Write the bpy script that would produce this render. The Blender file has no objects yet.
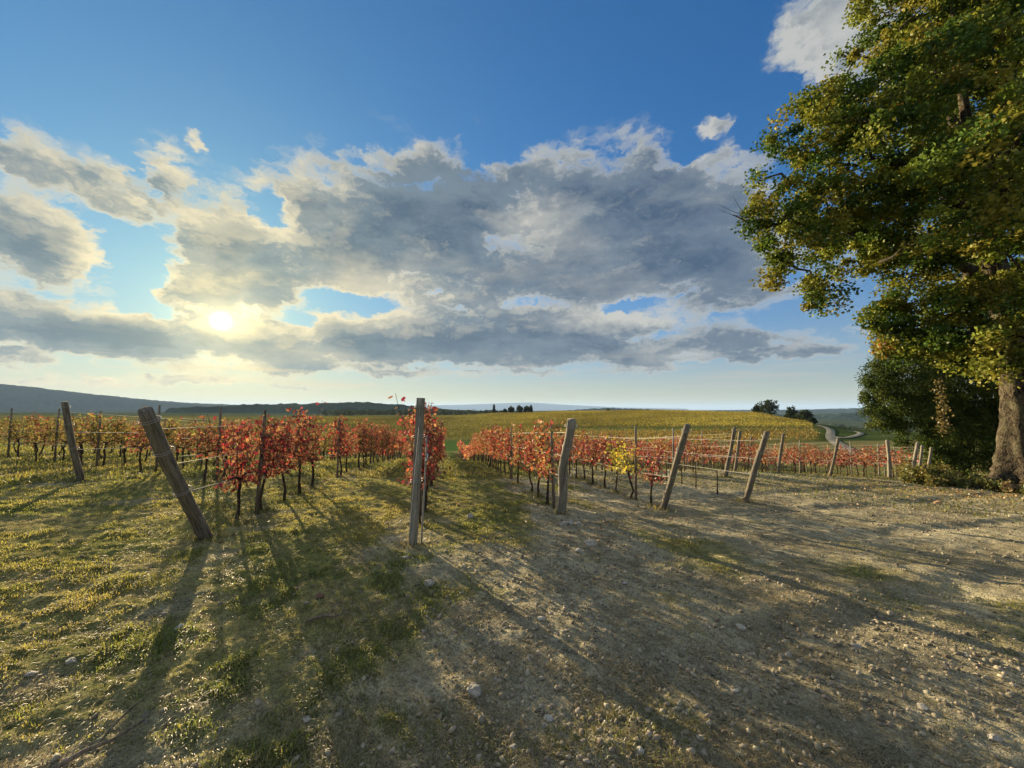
import bpy, bmesh, math, random
import numpy as np
from mathutils import Vector, Matrix

random.seed(7)
RNG = np.random.default_rng(11)
scene = bpy.context.scene
C = scene.collection
R_ = math.radians

RBF = [(-3.816, 4.899, 0.0014), (-1.204, 4.798, 0.0556), (0.851, 6.96, 0.045), (3.021, 7.903, -0.0662), (5.373, 9.035, -0.0216), (7.111, 12.995, 0.1087),
 (8.931, 15.626, 0.1399), (10.72, 15.73, 0.0202), (13.508, 16.573, -0.0112), (16.07, 16.593, 0.1947), (17.289, 16.894, -0.1999),
 (20.941, 20.127, 0.0379), (22.628, 21.277, -0.0703), (-9.003, 8.155, 0.1293), (0.0, 0.0, 0.0177), (0.0, 2.0, -0.034), (-3.0, 2.0, -0.0144),
 (3.0, 3.0, 0.0017), (6.0, 2.0, 0.0012), (9.0, 6.0, 0.0043), (14.0, 8.0, -0.001), (-6.0, 2.0, -0.0014), (-1.45, 20.2, 0.0001), (-3.0, 29.0, 0.0),
 (16.9, 13.0, -0.0058), (2.3, 12.7, -0.0091), (12.0, 22.0, -0.0055), (5.0, 22.0, -0.002), (20.0, 27.0, 0.0024), (-10.0, 16.0, -0.0011)]
PT = [('L', [-3.816, 4.899, -1.6], [-3.627, 3.814, -0.01], 0.074, -2.92, 5.48),
 ('P1', [-1.204, 4.798, -1.658], [-1.134, 4.798, 0.137], 0.058, -0.36, 4.93),
 ('P2', [0.851, 6.96, -1.847], [0.972, 6.262, -0.178], 0.085, 2.03, 6.71), ('P3', [3.021, 7.903, -2.02], [3.18, 6.989, -0.288], 0.065, 4.33, 7.27),
 ('P4', [5.373, 9.035, -2.137], [5.493, 8.343, -0.494], 0.068, 6.84, 7.98),
 ('P5', [7.111, 12.995, -2.266], [7.197, 12.501, -0.596], 0.065, 9.23, 11.59),
 ('P6', [8.931, 15.626, -2.501], [8.995, 15.256, -0.849], 0.06, 11.47, 13.87),
 ('P7', [10.72, 15.73, -2.603], [10.782, 15.374, -0.978], 0.06, 13.25, 13.66),
 ('P8', [13.508, 16.573, -2.838], [13.586, 16.122, -1.191], 0.06, 16.14, 14.02),
 ('P9', [16.07, 16.593, -2.969], [15.99, 16.51, -1.317], 0.07, 18.67, 13.6),
 ('P10', [17.289, 16.894, -3.07], [17.344, 16.581, -1.416], 0.07, 19.92, 13.69),
 ('P11', [20.941, 20.127, -3.552], [20.989, 19.852, -1.853], 0.07, 24.08, 16.25),
 ('P12', [22.628, 21.277, -3.777], [22.677, 20.995, -2.067], 0.07, 25.94, 17.09),
 ('M', [-9.003, 8.155, -1.499], [-8.919, 7.672, 0.139], 0.06, -7.48, 9.58)]
RK = [(-0.221, 2.35, 0.092), (1.006, 5.025, 0.17), (0.802, 4.733, 0.098), (0.911, 6.18, 0.128), (0.79, 6.089, 0.142), (1.07, 6.282, 0.114),
 (-0.778, 3.724, 0.106), (0.238, 3.171, 0.074), (0.164, 2.289, 0.036), (0.2, 2.195, 0.051), (0.169, 2.147, 0.033), (0.005, 2.088, 0.033),
 (0.005, 2.021, 0.047), (0.5, 2.18, 0.04), (-0.678, 6.343, 0.148), (1.981, 2.881, 0.06), (1.82, 3.192, 0.075), (2.366, 2.333, 0.055),
 (2.527, 2.13, 0.066), (2.541, 2.964, 0.062), (10.145, 9.333, 0.145), (2.926, 2.709, 0.056), (1.353, 2.441, 0.044), (-2.738, 2.497, 0.058),
 (-2.823, 2.366, 0.049), (-2.374, 2.845, 0.081), (-1.079, 2.136, 0.044), (-1.636, 3.376, 0.079), (0.625, 1.992, 0.047), (0.968, 2.094, 0.038),
 (-1.169, 4.324, 0.079), (1.106, 3.889, 0.071)]
RD1 = [[105.726, 133.671], [95.702, 117.954], [86.204, 104.308], [68.82, 84.138], [57.807, 69.852], [47.91, 56.371], [38.156, 43.124], [32.44, 34.785]]
RD2 = [[68.82, 84.138], [64.059, 75.042], [73.687, 83.025], [85.329, 94.455], [93.547, 104.713], [90.528, 104.961]]
OAKB = [16.228, 12.351, -2.615]
CT = [(-4.92, 30.72, 16.39, 3.06, -4, 0.55), (13.27, 27.15, 15.67, 5.48, 0, 1), (-13.81, 24.62, 13.5, 6.54, 8, 1), (25.42, 22.72, 8.71, 6.23, 0, 0.9),
 (7.25, 19.38, 26.44, 4.65, 0, 0.9), (20.02, 15.1, 14.49, 2.95, 0, 0.7), (-36.95, 19.77, 4.1, 3.73, 0, 1), (-29.06, 25.53, 4.46, 2.92, -10, 0.9),
 (-33.55, 16.82, 6.55, 4.0, 0, 0.9), (-23.32, 20.58, 7.69, 5.62, 0, 1), (-41.46, 13.25, 2.39, 1.74, 0, 0.7), (-38.17, 14.44, 4.22, 2.82, 0, 0.8),
 (-47.27, 8.2, 9.93, 2.41, 2, 1), (-33.98, 8.52, 8.8, 2.94, 0, 1), (-13.57, 10.24, 21.79, 3.42, 3, 1), (4.21, 12.4, 17.43, 3.77, 0, 0.9),
 (14.39, 8.49, 20.37, 2.15, 0, 0.8), (30.8, 6.65, 11.06, 0.77, 1, 0.7), (-1.8, 7.28, 22.68, 1.19, 0, 0.7), (-52.15, 4.94, 2.83, 1.1, 0, 0.7),
 (-51.84, 15.54, 4.41, 3.01, -12, 1), (-49.34, 21.69, 5.63, 1.5, -16, 0.75), (-53.66, 22.13, 3.01, 1.28, -18, 0.7),
 (-42.67, 24.37, 2.01, 3.26, 10, 0.5), (-45.0, 22.09, 3.47, 1.14, -25, 0.5), (-40.98, 28.82, 0.89, 0.92, 0, 0.5), (42.41, 37.7, 4.77, 4.4, 25, 0.9),
 (28.67, 33.89, 2.88, 1.07, 10, 0.55), (25.29, 30.0, 2.28, 0.76, 0, 0.35), (42.28, 8.93, 2.31, 0.66, 5, 0.4), (37.31, 14.37, 2.69, 1.14, 0, 0.4),
 (-39.1, 3.35, 4.5, 0.69, 0, 0.6), (-48.5, 2.86, 3.95, 0.49, 0, 0.5), (-25.35, 3.36, 7.29, 0.54, 0, 0.4), (25.13, 13.26, 3.71, 1.18, 5, 0.5),
 (18.61, 12.21, 8.09, 1.93, 0, 0.6), (-17.65, 5.24, 15.98, 0.71, 0, 0.5), (7.14, 5.46, 17.15, 0.59, 0, 0.4)]
HOLES = [(35.14, 33.47, 3.14, 2.39, 0.9), (43.98, 23.91, 5.63, 2.36, 0.5), (25.75, 32.24, 2.77, 1.24, 0.6), (-23.16, 14.79, 5.36, 1.58, 0.75),
 (-29.16, 11.79, 2.87, 1.02, 0.6), (16.6, 14.7, 3.88, 1.1, 0.8), (1.21, 16.02, 3.77, 0.85, 0.5), (-32.48, 25.3, 1.31, 2.17, 0.5),
 (-44.28, 15.59, 2.34, 3.47, 0.8), (-43.66, 10.67, 2.37, 0.85, 0.5), (7.3, 24.05, 1.2, 0.65, 0.0)]
CLIT = [(4.29, 27.35, 6.84, 3.73, -0.6), (-4.92, 30.6, 13.53, 2.59, 0.7), (-17.9, 17.31, 6.84, 3.74, -0.45), (-23.16, 14.79, 5.11, 3.29, -0.4),
 (13.04, 13.11, 6.42, 1.97, -0.7), (21.28, 12.56, 5.23, 1.62, -0.6), (26.6, 20.7, 7.31, 3.65, 0.35), (-12.39, 26.87, 8.73, 3.68, 0.25),
 (-38.75, 16.91, 3.24, 3.3, -0.3), (-46.54, 7.59, 8.68, 1.63, 0.4), (7.17, 9.43, 27.37, 1.75, 0.3), (18.52, 8.03, 6.72, 1.12, -0.4),
 (-36.57, 10.39, 2.92, 1.42, -0.5), (-52.03, 13.67, 2.31, 1.78, 0.3), (13.13, 19.05, 18.19, 2.69, -0.15), (42.24, 37.78, 5.24, 3.8, -0.9),
 (28.67, 33.79, 3.0, 1.17, -0.5)]
OT = [(9.87, 12.35, 9.21, 1.21), (9.46, 12.74, 7.49, 1.3), (9.29, 12.09, 5.44, 1.16), (8.72, 12.35, 4.55, 0.56), (10.51, 12.74, 3.93, 0.64),
 (12.8, 13.0, 10.96, 1.63), (11.12, 12.61, 10.27, 0.89), (11.75, 12.61, 12.28, 0.42), (11.3, 11.7, 7.37, 2.15), (11.91, 13.0, 6.03, 1.56),
 (15.02, 12.74, 13.26, 1.76), (15.71, 12.35, 15.89, 3.3), (12.59, 11.05, 8.84, 2.41), (13.67, 12.35, 6.41, 2.18), (12.74, 12.74, 2.91, 0.74),
 (13.36, 11.96, 3.44, 1.26), (14.56, 11.7, 2.67, 1.35), (17.24, 13.13, 5.55, 2.45), (19.11, 14.3, 10.02, 3.49), (18.3, 12.35, 11.84, 4.08),
 (20.17, 12.35, 6.92, 3.98), (19.77, 13.0, 3.04, 2.57), (14.8, 12.35, 16.26, 1.91), (11.97, 9.1, 5.61, 1.96), (14.21, 9.75, 3.85, 1.56),
 (13.58, 11.57, 1.94, 0.79), (17.88, 12.35, 18.93, 4.22), (21.7, 12.35, 11.84, 4.76), (8.2, 12.35, 6.3, 0.5), (20.96, 15.6, 14.96, 3.22),
 (12.82, 12.61, 2.11, 0.53), (13.26, 12.09, 2.34, 0.83), (13.84, 11.18, 1.72, 0.76), (12.14, 12.35, 3.15, 0.65), (13.7, 10.4, 1.6, 0.82)]
BT = [(22.97, 22.5, 0.82, 2.1), (25.55, 22.89, 2.2, 2.75), (24.01, 22.5, -1.1, 1.63), (27.22, 23.15, 0.54, 2.88), (26.28, 22.5, -1.79, 1.97),
 (21.69, 22.5, 1.81, 1.06), (23.12, 22.76, 3.51, 1.31), (29.96, 24.06, 1.81, 3.45), (27.78, 22.76, -1.52, 2.11), (22.13, 22.89, -0.06, 1.31),
 (32.24, 24.06, -0.68, 3.11), (24.77, 22.24, -2.63, 1.03)]
LIMBS = [[(16.351, 12.351, 0.288), (16.194, 12.351, 2.23), (15.993, 12.451, 4.583), (15.739, 12.551, 7.381), (15.468, 12.551, 10.942),
  (15.11, 12.351, 14.769)],
 [(15.53, 12.351, 4.046), (14.188, 12.051, 4.698), (12.826, 11.951, 5.05), (11.59, 11.851, 4.62)],
 [(15.539, 12.351, 6.236), (13.229, 11.751, 7.074), (11.499, 11.551, 7.764), (10.177, 11.851, 7.632)],
 [(15.739, 12.551, 7.381), (18.476, 13.351, 10.489), (21.356, 13.851, 14.093)],
 [(15.561, 12.351, 3.216), (16.565, 11.351, 4.796), (18.604, 11.351, 6.992)],
 [(15.604, 12.551, 9.146), (14.471, 12.951, 11.291), (12.963, 13.151, 12.61)],
 [(12.826, 11.951, 5.05), (11.615, 12.151, 5.633), (9.844, 12.351, 6.065), (8.098, 12.351, 6.168), (7.313, 12.351, 6.406)],
 [(15.447, 12.251, 2.537), (13.758, 11.651, 3.034), (12.638, 11.451, 3.289)],
 [(15.42, 12.351, 5.557), (13.708, 10.351, 5.799), (12.619, 9.351, 6.549)]]
TT = [('cypress', -13.965, 299.674, 8.56, 2.72), ('round', -0.777, 299.999, 6.23, 6.23), ('round', 5.472, 301.95, 7.06, 7.06),
 ('round', 11.641, 299.774, 6.23, 7.01), ('cypress', 14.886, 302.633, 7.07, 3.14), ('round', -5.526, 304.95, 4.75, 3.96),
 ('round', 128.164, 193.314, 8.54, 10.54), ('round', 126.407, 199.225, 4.66, 4.66), ('round', 131.692, 182.322, 7.1, 7.1),
 ('round', 129.792, 171.221, 6.23, 6.23), ('round', 129.83, 167.358, 3.04, 3.48), ('round', 130.542, 176.955, 4.14, 4.14),
 ('cypress', 63.232, 254.247, 2.64, 1.98)]
HILLS = {'left': [(-69.25, 1.954), (-63.282, 2.344), (-57.907, 2.452), (-53.116, 2.232), (-50.837, 1.972), (-48.309, 1.581), (-45.514, 1.248),
          (-42.415, 0.876), (-38.988, 0.634), (-35.202, 0.485), (-28.797, 0.26), (-18.888, 0.0)],
 'low': [(-43.171, -0.108), (-38.971, 0.231), (-34.198, 0.491), (-28.809, 0.65), (-25.277, 0.805), (-22.165, 0.893), (-18.236, 0.775),
         (-14.816, 0.43), (-12.0, 0.072), (-9.128, -0.146), (-4.74, -0.295), (1.187, -0.37)],
 'peaks': [(-21.5, -0.138), (-16.193, 0.285), (-12.006, 0.508), (-6.218, 0.663), (-0.297, 0.89), (2.674, 0.963), (7.097, 0.662), (11.435, 0.436),
           (15.642, 0.214), (20.989, 0.097), (25.979, 0.0)],
 'right': [(24.758, -0.336), (28.324, -0.196), (32.729, -0.125), (36.736, -0.119), (39.497, 0.0), (41.223, 0.056), (42.704, 0.131), (45.172, 0.209),
           (48.639, 0.294), (53.019, 0.357), (58.859, 0.384), (66.541, 0.413)],
 'right2': [(30.56, -0.637), (34.758, -0.73), (38.573, -0.694), (41.202, -0.446), (42.835, -0.543), (45.143, -0.418), (48.615, -0.196),
            (52.987, -0.268), (60.709, -0.145)],
 'shelf': [(7.09, -0.294), (11.43, 0.0), (14.255, 0.144), (18.354, 0.0), (22.265, -0.206)]}
AZC = [-180.0, -110.0, -63.146, -53.001, -43.176, -28.788, -16.188, -9.852, 0.0, 7.092, 19.682, 31.67, 38.145, 42.859, 48.625, 53.001, 62.4, 110.0, 180.0]
ZT = [[-1.531, -1.478, -1.496, -1.484, -1.584, -1.783, -1.93, -2.382, -3.121, -3.872, -5.28, -7.04, -14.079, -23.466, -35.198],
 [-1.531, -1.478, -1.496, -1.484, -1.584, -1.783, -1.93, -2.382, -3.121, -3.872, -5.28, -7.04, -14.079, -23.466, -35.198],
 [-1.531, -1.478, -1.496, -1.484, -1.584, -1.783, -1.93, -2.382, -3.121, -3.872, -5.28, -7.04, -14.079, -23.466, -35.198],
 [-2.181, -2.157, -2.259, -2.337, -2.579, -2.673, -2.939, -3.173, -4.158, -5.158, -7.034, -9.379, -18.758, -31.263, -46.894],
 [-2.813, -3.069, -3.381, -3.703, -3.978, -4.319, -4.451, -4.944, -5.758, -7.293, -8.524, -11.365, -22.73, -37.883, -56.825],
 [-4.2, -4.78, -5.418, -5.497, -5.805, -6.055, -5.884, -5.941, -6.92, -8.764, -10.244, -13.658, -27.316, -45.527, -68.291],
 [-5.163, -5.987, -6.997, -7.171, -7.109, -7.109, -6.448, -6.51, -6.635, -8.232, -11.225, -14.967, -29.933, -49.888, -74.833],
 [-5.412, -6.295, -7.396, -7.652, -7.293, -6.807, -6.014, -5.937, -5.835, -8.445, -11.516, -15.355, -30.709, -51.182, -76.773],
 [-5.494, -6.39, -7.286, -7.468, -7.013, -5.922, -4.578, -3.766, -5.922, -10.0, -11.688, -15.584, -31.169, -51.948, -77.922],
 [-5.451, -6.186, -7.011, -7.114, -6.573, -4.897, -3.029, -2.467, -4.897, -11.341, -13.919, -15.465, -30.93, -51.551, -77.326],
 [-5.173, -5.87, -6.652, -6.75, -5.87, -3.717, -1.552, -2.482, -6.505, -13.451, -17.609, -24.457, -29.348, -48.913, -73.37],
 [-4.775, -5.438, -6.013, -6.101, -5.305, -3.57, -2.494, -4.488, -10.92, -19.453, -27.854, -30.949, -26.527, -44.212, -66.319],
 [-4.688, -5.27, -5.73, -5.873, -5.515, -5.822, -7.681, -11.848, -20.182, -31.458, -38.608, -36.769, -24.513, -40.855, -61.282],
 [-4.627, -5.141, -5.664, -5.912, -6.426, -7.959, -11.186, -16.012, -23.876, -34.557, -41.126, -41.888, -34.272, -38.08, -57.119],
 [-4.249, -4.842, -5.545, -5.923, -6.438, -7.829, -10.893, -15.434, -22.182, -31.161, -37.084, -37.771, -30.903, -34.337, -51.505],
 [-3.869, -4.408, -5.049, -5.393, -5.862, -7.128, -9.918, -14.053, -20.196, -28.371, -33.764, -34.389, -28.136, -31.263, -46.894],
 [-2.87, -3.249, -3.682, -3.875, -4.152, -5.03, -7.07, -10.12, -14.633, -20.517, -23.826, -26.474, -21.66, -24.067, -36.101],
 [-2.87, -3.249, -3.682, -3.875, -4.152, -5.03, -7.07, -10.12, -14.633, -20.517, -23.826, -26.474, -21.66, -24.067, -36.101],
 [-2.87, -3.249, -3.682, -3.875, -4.152, -5.03, -7.07, -10.12, -14.633, -20.517, -23.826, -26.474, -21.66, -24.067, -36.101]]
R = [45, 60, 85, 115, 150, 190, 235, 290, 380, 550, 900, 2000, 6000, 20000, 60000]
RAZ = -9.8517
SUN = [-37.437, 10.395]

# ------------------------------------------------------------------ camera
cam = bpy.data.cameras.new('camera')
cam.lens = 385 / 1024 * 36
cam.sensor_width = 36
cam.clip_start = 0.05
cam.clip_end = 120000
cam_ob = bpy.data.objects.new('camera', cam)
C.objects.link(cam_ob)
cam_ob.location = (0, 0, 0)
cam_ob.rotation_euler = (R_(90) + math.atan(25 / 385), 0, 0)
scene.camera = cam_ob

# ------------------------------------------------------------------ light and exposure
SUN_AZ, SUN_EL = SUN
SUNV = Vector((math.sin(R_(SUN_AZ)) * math.cos(R_(SUN_EL)), math.cos(R_(SUN_AZ)) * math.cos(R_(SUN_EL)), math.sin(R_(SUN_EL))))
sl = bpy.data.lights.new('sun', 'SUN')
sl.energy = 5.0
sl.angle = R_(0.6)
sl.color = (1.0, 0.80, 0.50)
so = bpy.data.objects.new('sun', sl)
C.objects.link(so)
so.rotation_euler = Vector((SUNV.x, SUNV.y, SUNV.z + 0.012)).to_track_quat('Z', 'Y').to_euler()

EXPOSURE = 1.68
SKY_STRENGTH = 0.05
SKY_TINT = (0.38, 1.00, 1.52)
FILL_CLOUD = (4.4, 4.7, 4.7, 1)  # colour of the unseen clouds added to brighten the ground
vs = scene.view_settings
vs.view_transform = 'Standard'
vs.look = 'None'
vs.gamma = 1
vs.exposure = EXPOSURE
vs.use_curve_mapping = False
scene.cycles.use_denoising = True
scene.cycles.max_bounces = 6
scene.cycles.transparent_max_bounces = 8
scene.cycles.diffuse_bounces = 3
scene.cycles.transmission_bounces = 4
scene.cycles.volume_bounces = 0
scene.cycles.caustics_reflective = False
scene.cycles.caustics_refractive = False
scene.cycles.sample_clamp_indirect = 6

world = bpy.data.worlds.new('World')
scene.world = world
world.use_nodes = True
wt = world.node_tree
wt.nodes.clear()


class NB:
    """small node builder"""
    def __init__(self, t):
        self.t = t

    def n(self, typ, ins=None, **kw):
        nd = self.t.nodes.new(typ)
        for k, v in kw.items():
            setattr(nd, k, v)
        for k, v in (ins or {}).items():
            self.put(nd.inputs[k], v)
        return nd

    def put(self, sock, v):
        if isinstance(v, bpy.types.NodeSocket):
            self.t.links.new(v, sock)
        else:
            sock.default_value = v

    def m(self, op, a, b=None, c=None, clamp=False):
        nd = self.t.nodes.new('ShaderNodeMath')
        nd.operation = op
        nd.use_clamp = clamp
        self.put(nd.inputs[0], a)
        if b is not None:
            self.put(nd.inputs[1], b)
        if c is not None:
            self.put(nd.inputs[2], c)
        return nd.outputs[0]

    def vm(self, op, a, b=None, out=0):
        nd = self.t.nodes.new('ShaderNodeVectorMath')
        nd.operation = op
        self.put(nd.inputs[0], a)
        if b is not None:
            self.put(nd.inputs[1], b)
        return nd.outputs[out]

    def smooth(self, v, lo, hi, a=0.0, b=1.0):
        nd = self.t.nodes.new('ShaderNodeMapRange')
        nd.interpolation_type = 'SMOOTHSTEP'
        self.put(nd.inputs['Value'], v)
        nd.inputs['From Min'].default_value = lo
        nd.inputs['From Max'].default_value = hi
        nd.inputs['To Min'].default_value = a
        nd.inputs['To Max'].default_value = b
        return nd.outputs[0]

    def mix(self, fac, a, b, blend='MIX'):
        nd = self.t.nodes.new('ShaderNodeMix')
        nd.data_type = 'RGBA'
        nd.blend_type = blend
        self.put(nd.inputs[0], fac)
        self.put(nd.inputs[6], a)
        self.put(nd.inputs[7], b)
        return nd.outputs[2]

    def noise(self, vec, scale, detail=4, rough=0.5, dist=0.0, out='Fac'):
        nd = self.t.nodes.new('ShaderNodeTexNoise')
        self.put(nd.inputs['Vector'], vec)
        nd.inputs['Scale'].default_value = scale
        nd.inputs['Detail'].default_value = detail
        nd.inputs['Roughness'].default_value = rough
        nd.inputs['Distortion'].default_value = dist
        return nd.outputs[out]

    def xyz(self, v):
        nd = self.t.nodes.new('ShaderNodeSeparateXYZ')
        self.put(nd.inputs[0], v)
        return nd.outputs

    def comb(self, x, y, z=0.0):
        nd = self.t.nodes.new('ShaderNodeCombineXYZ')
        for i, v in enumerate((x, y, z)):
            self.put(nd.inputs[i], v)
        return nd.outputs[0]

    def ramp(self, fac, stops):
        nd = self.t.nodes.new('ShaderNodeValToRGB')
        self.put(nd.inputs[0], fac)
        cr = nd.color_ramp
        while len(cr.elements) < len(stops):
            cr.elements.new(0.5)
        for e, (p, c) in zip(cr.elements, stops):
            e.position = p
            e.color = (*c, 1)
        return nd.outputs[0]


# cloud density as a function of azimuth / elevation in degrees
cg = bpy.data.node_groups.new('cloud_density', 'ShaderNodeTree')
cg.interface.new_socket('P', in_out='INPUT', socket_type='NodeSocketVector')
cg.interface.new_socket('D', in_out='OUTPUT', socket_type='NodeSocketFloat')
g = NB(cg)
gi = cg.nodes.new('NodeGroupInput')
go = cg.nodes.new('NodeGroupOutput')
P = gi.outputs[0]
w1 = g.noise(g.vm('MULTIPLY', P, (0.10, 0.2, 0)), 1.0, 4, 0.6, out='Color')
Pw = g.vm('ADD', P, g.vm('MULTIPLY', g.vm('SUBTRACT', w1, (0.5, 0.5, 0.5)), (6.0, 3.2, 0)))
w2 = g.noise(g.vm('MULTIPLY', P, (0.55, 0.9, 0)), 1.0, 5, 0.62, out='Color')
Pw = g.vm('ADD', Pw, g.vm('MULTIPLY', g.vm('SUBTRACT', w2, (0.5, 0.5, 0.5)), (3.4, 2.2, 0)))
acc = None
for (a0, e0, ra, re, rot, wgt) in CT:
    q = g.vm('SUBTRACT', Pw, (a0, e0, 0))
    if abs(rot) > 3:
        nd = g.n('ShaderNodeVectorRotate', {'Vector': q, 'Angle': R_(-rot)}, rotation_type='Z_AXIS')
        q = nd.outputs[0]
    d2 = g.vm('DOT_PRODUCT', g.vm('MULTIPLY', q, (1 / ra, 1 / re, 0)), g.vm('MULTIPLY', q, (1 / ra, 1 / re, 0)), out=1)
    b = g.m('DIVIDE', wgt * 1.15, g.m('ADD', 1.0, g.m('POWER', d2, 1.6)))
    acc = b if acc is None else g.m('SMOOTH_MAX', acc, b, 0.12)
n1 = g.noise(g.vm('MULTIPLY', Pw, (0.11, 0.24, 0)), 1.0, 8, 0.52)
n2 = g.m('SUBTRACT', 1.0, g.m('MULTIPLY', g.m('ABSOLUTE', g.m('SUBTRACT', g.noise(g.vm('MULTIPLY', Pw, (0.30, 0.55, 0)), 1.0, 6, 0.6), 0.5)), 3.4))
nn = g.m('ADD', g.m('MULTIPLY', g.m('SUBTRACT', n1, 0.5), 2.1), g.m('MULTIPLY', g.m('SUBTRACT', n2, 0.62), 0.42))
for (a0, e0, ra, re, am) in HOLES:
    q = g.vm('MULTIPLY', g.vm('SUBTRACT', Pw, (a0, e0, 0)), (1 / ra, 1 / re, 0))
    acc = g.m('SUBTRACT', acc, g.m('MULTIPLY', g.m('POWER', 2.718, g.m('MULTIPLY', g.vm('DOT_PRODUCT', q, q, out=1), -1.0)), am))
acc = g.m('MAXIMUM', acc, 0.0)
D = g.m('ADD', acc, g.m('MULTIPLY', nn, g.m('MINIMUM', g.m('MULTIPLY', acc, 2.6), 1.0)))
cg.links.new(D, go.inputs[0])

w = NB(wt)
tc = wt.nodes.new('ShaderNodeTexCoord')
dirv = tc.outputs['Generated']
dx, dy, dz = w.xyz(dirv)
az = w.m('MULTIPLY', w.m('ARCTAN2', dx, dy), 180 / math.pi)
el = w.m('MULTIPLY', w.m('ARCSINE', dz), 180 / math.pi)
Pc = w.comb(az, el)


def dens(vec):
    nd = wt.nodes.new('ShaderNodeGroup')
    nd.node_tree = cg
    w.put(nd.inputs[0], vec)
    return nd.outputs[0]


D0 = dens(Pc)
tosun = w.vm('NORMALIZE', w.vm('SUBTRACT', (SUN_AZ, SUN_EL + 18, 0), Pc))
D1 = dens(w.vm('ADD', Pc, w.vm('MULTIPLY', tosun, (1.8, 1.8, 0))))
sky = wt.nodes.new('ShaderNodeTexSky')
sky.sky_type = 'NISHITA'
sky.sun_disc = False
sky.sun_elevation = R_(SUN_EL)
sky.sun_rotation = R_(SUN_AZ)
sky.altitude = 300
sky.air_density = 1.0
sky.dust_density = 0.35
sky.ozone_density = 3.0
skyc = sky.outputs[0]
# angle to the sun
ca = w.vm('DOT_PRODUCT', dirv, tuple(SUNV), out=1)
ang = w.m('MULTIPLY', w.m('ARCCOSINE', w.m('MINIMUM', ca, 0.999999)), 180 / math.pi)
sk = w.vm('DIVIDE', skyc, w.vm('ADD', w.vm('MULTIPLY', skyc, (0.17, 0.16, 0.11)), (1, 1, 1)))
base = w.vm('MULTIPLY', sk, SKY_TINT)
gam = w.n('ShaderNodeHueSaturation', {'Color': base, 'Saturation': 1.05, 'Value': 1.0})
base = gam.outputs[0]
ns0 = w.m('POWER', 2.718, w.m('DIVIDE', ang, -30.0))
base = w.mix(ns0, base, w.mix(1.0, base, (0.95, 0.90, 0.58, 1), 'MULTIPLY'))
# warm aureole of thin haze round the sun
au = w.m('POWER', 2.718, w.m('DIVIDE', ang, -13.0))
base = w.mix(1.0, base, w.mix(au, (0, 0, 0, 1), (0.9, 1.2, 0.5, 1)), 'ADD')
au2 = w.m('POWER', 2.718, w.m('DIVIDE', ang, -34.0))
base = w.mix(1.0, base, w.mix(au2, (0, 0, 0, 1), (0.75, 0.72, 0.5, 1)), 'ADD')
low = w.m('MULTIPLY', w.m('POWER', 2.718, w.m('DIVIDE', w.m('MAXIMUM', el, 0.0), -7.0)), 0.95)
warm = w.m('POWER', 2.718, w.m('DIVIDE', ang, -45.0))
base = w.mix(low, base, w.mix(warm, (2.9, 2.85, 2.0, 1), (7.0, 5.2, 1.5, 1)))
# clouds
alpha = w.smooth(D0, 0.20, 0.62)
thick = w.smooth(D0, 0.28, 0.78)
deep = w.smooth(D0, 0.62, 1.45)
edge = w.m('MULTIPLY', w.smooth(w.m('SUBTRACT', D0, D1), 0.0, 0.42), w.smooth(D0, 0.55, 1.15, 1.0, 0.35))
near_sun = w.m('POWER', 2.718, w.m('DIVIDE', ang, -20.0))
lit = w.mix(near_sun, (3.3, 3.4, 3.3, 1), (9.0, 7.2, 3.4, 1))
dark = w.mix(near_sun, (0.36, 0.62, 1.05, 1), (1.3, 1.75, 1.75, 1))
var = w.noise(w.vm('MULTIPLY', Pc, (0.09, 0.24, 0)), 1.0, 4, 0.5)
shade = w.m('MULTIPLY', thick, w.m('SUBTRACT', 1.0, w.m('MULTIPLY', edge, 0.75)))
shade = w.m('ADD', shade, w.m('MULTIPLY', w.m('SUBTRACT', 0.47, var), 1.25))
for (a0, e0, ra, re, am) in CLIT:
    q = w.vm('MULTIPLY', w.vm('SUBTRACT', w.vm('ADD', Pc, w.vm('MULTIPLY', w.vm('SUBTRACT', w.noise(w.vm('MULTIPLY', Pc, (0.3, 0.5, 0)), 1.0, 4, 0.6, out='Color'), (0.5, 0.5, 0.5)), (10, 5, 0))), (a0, e0, 0)), (1 / ra, 1 / re, 0))
    shade = w.m('ADD', shade, w.m('MULTIPLY', w.m('POWER', 2.718, w.m('MULTIPLY', w.vm('DOT_PRODUCT', q, q, out=1), -1.0)), am))
shade = w.m('ADD', shade, 0.0, clamp=True)
midc = w.mix(near_sun, (0.92, 1.22, 1.62, 1), (2.4, 2.8, 2.45, 1))
dsh = w.m('ADD', deep, w.m('MULTIPLY', w.m('SUBTRACT', 0.5, w.noise(w.vm('MULTIPLY', Pc, (0.16, 0.45, 0)), 1.0, 5, 0.6)), 1.3), clamp=True)
cl = w.mix(shade, lit, w.mix(dsh, midc, dark))
final = w.mix(w.m('MULTIPLY', alpha, 0.94), base, cl)
# thin bright streaks low over the horizon
st = w.noise(w.vm('MULTIPLY', Pc, (0.045, 0.75, 0)), 1.0, 5, 0.55)
sa = w.m('MULTIPLY', w.smooth(st, 0.50, 0.66), w.m('MULTIPLY', w.smooth(el, 1.0, 3.2), w.smooth(el, 9.0, 5.0)))
final = w.mix(w.m('MULTIPLY', sa, 0.55), final, w.mix(near_sun, (3.0, 3.0, 2.8, 1), (7.0, 5.6, 2.6, 1)))
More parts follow.
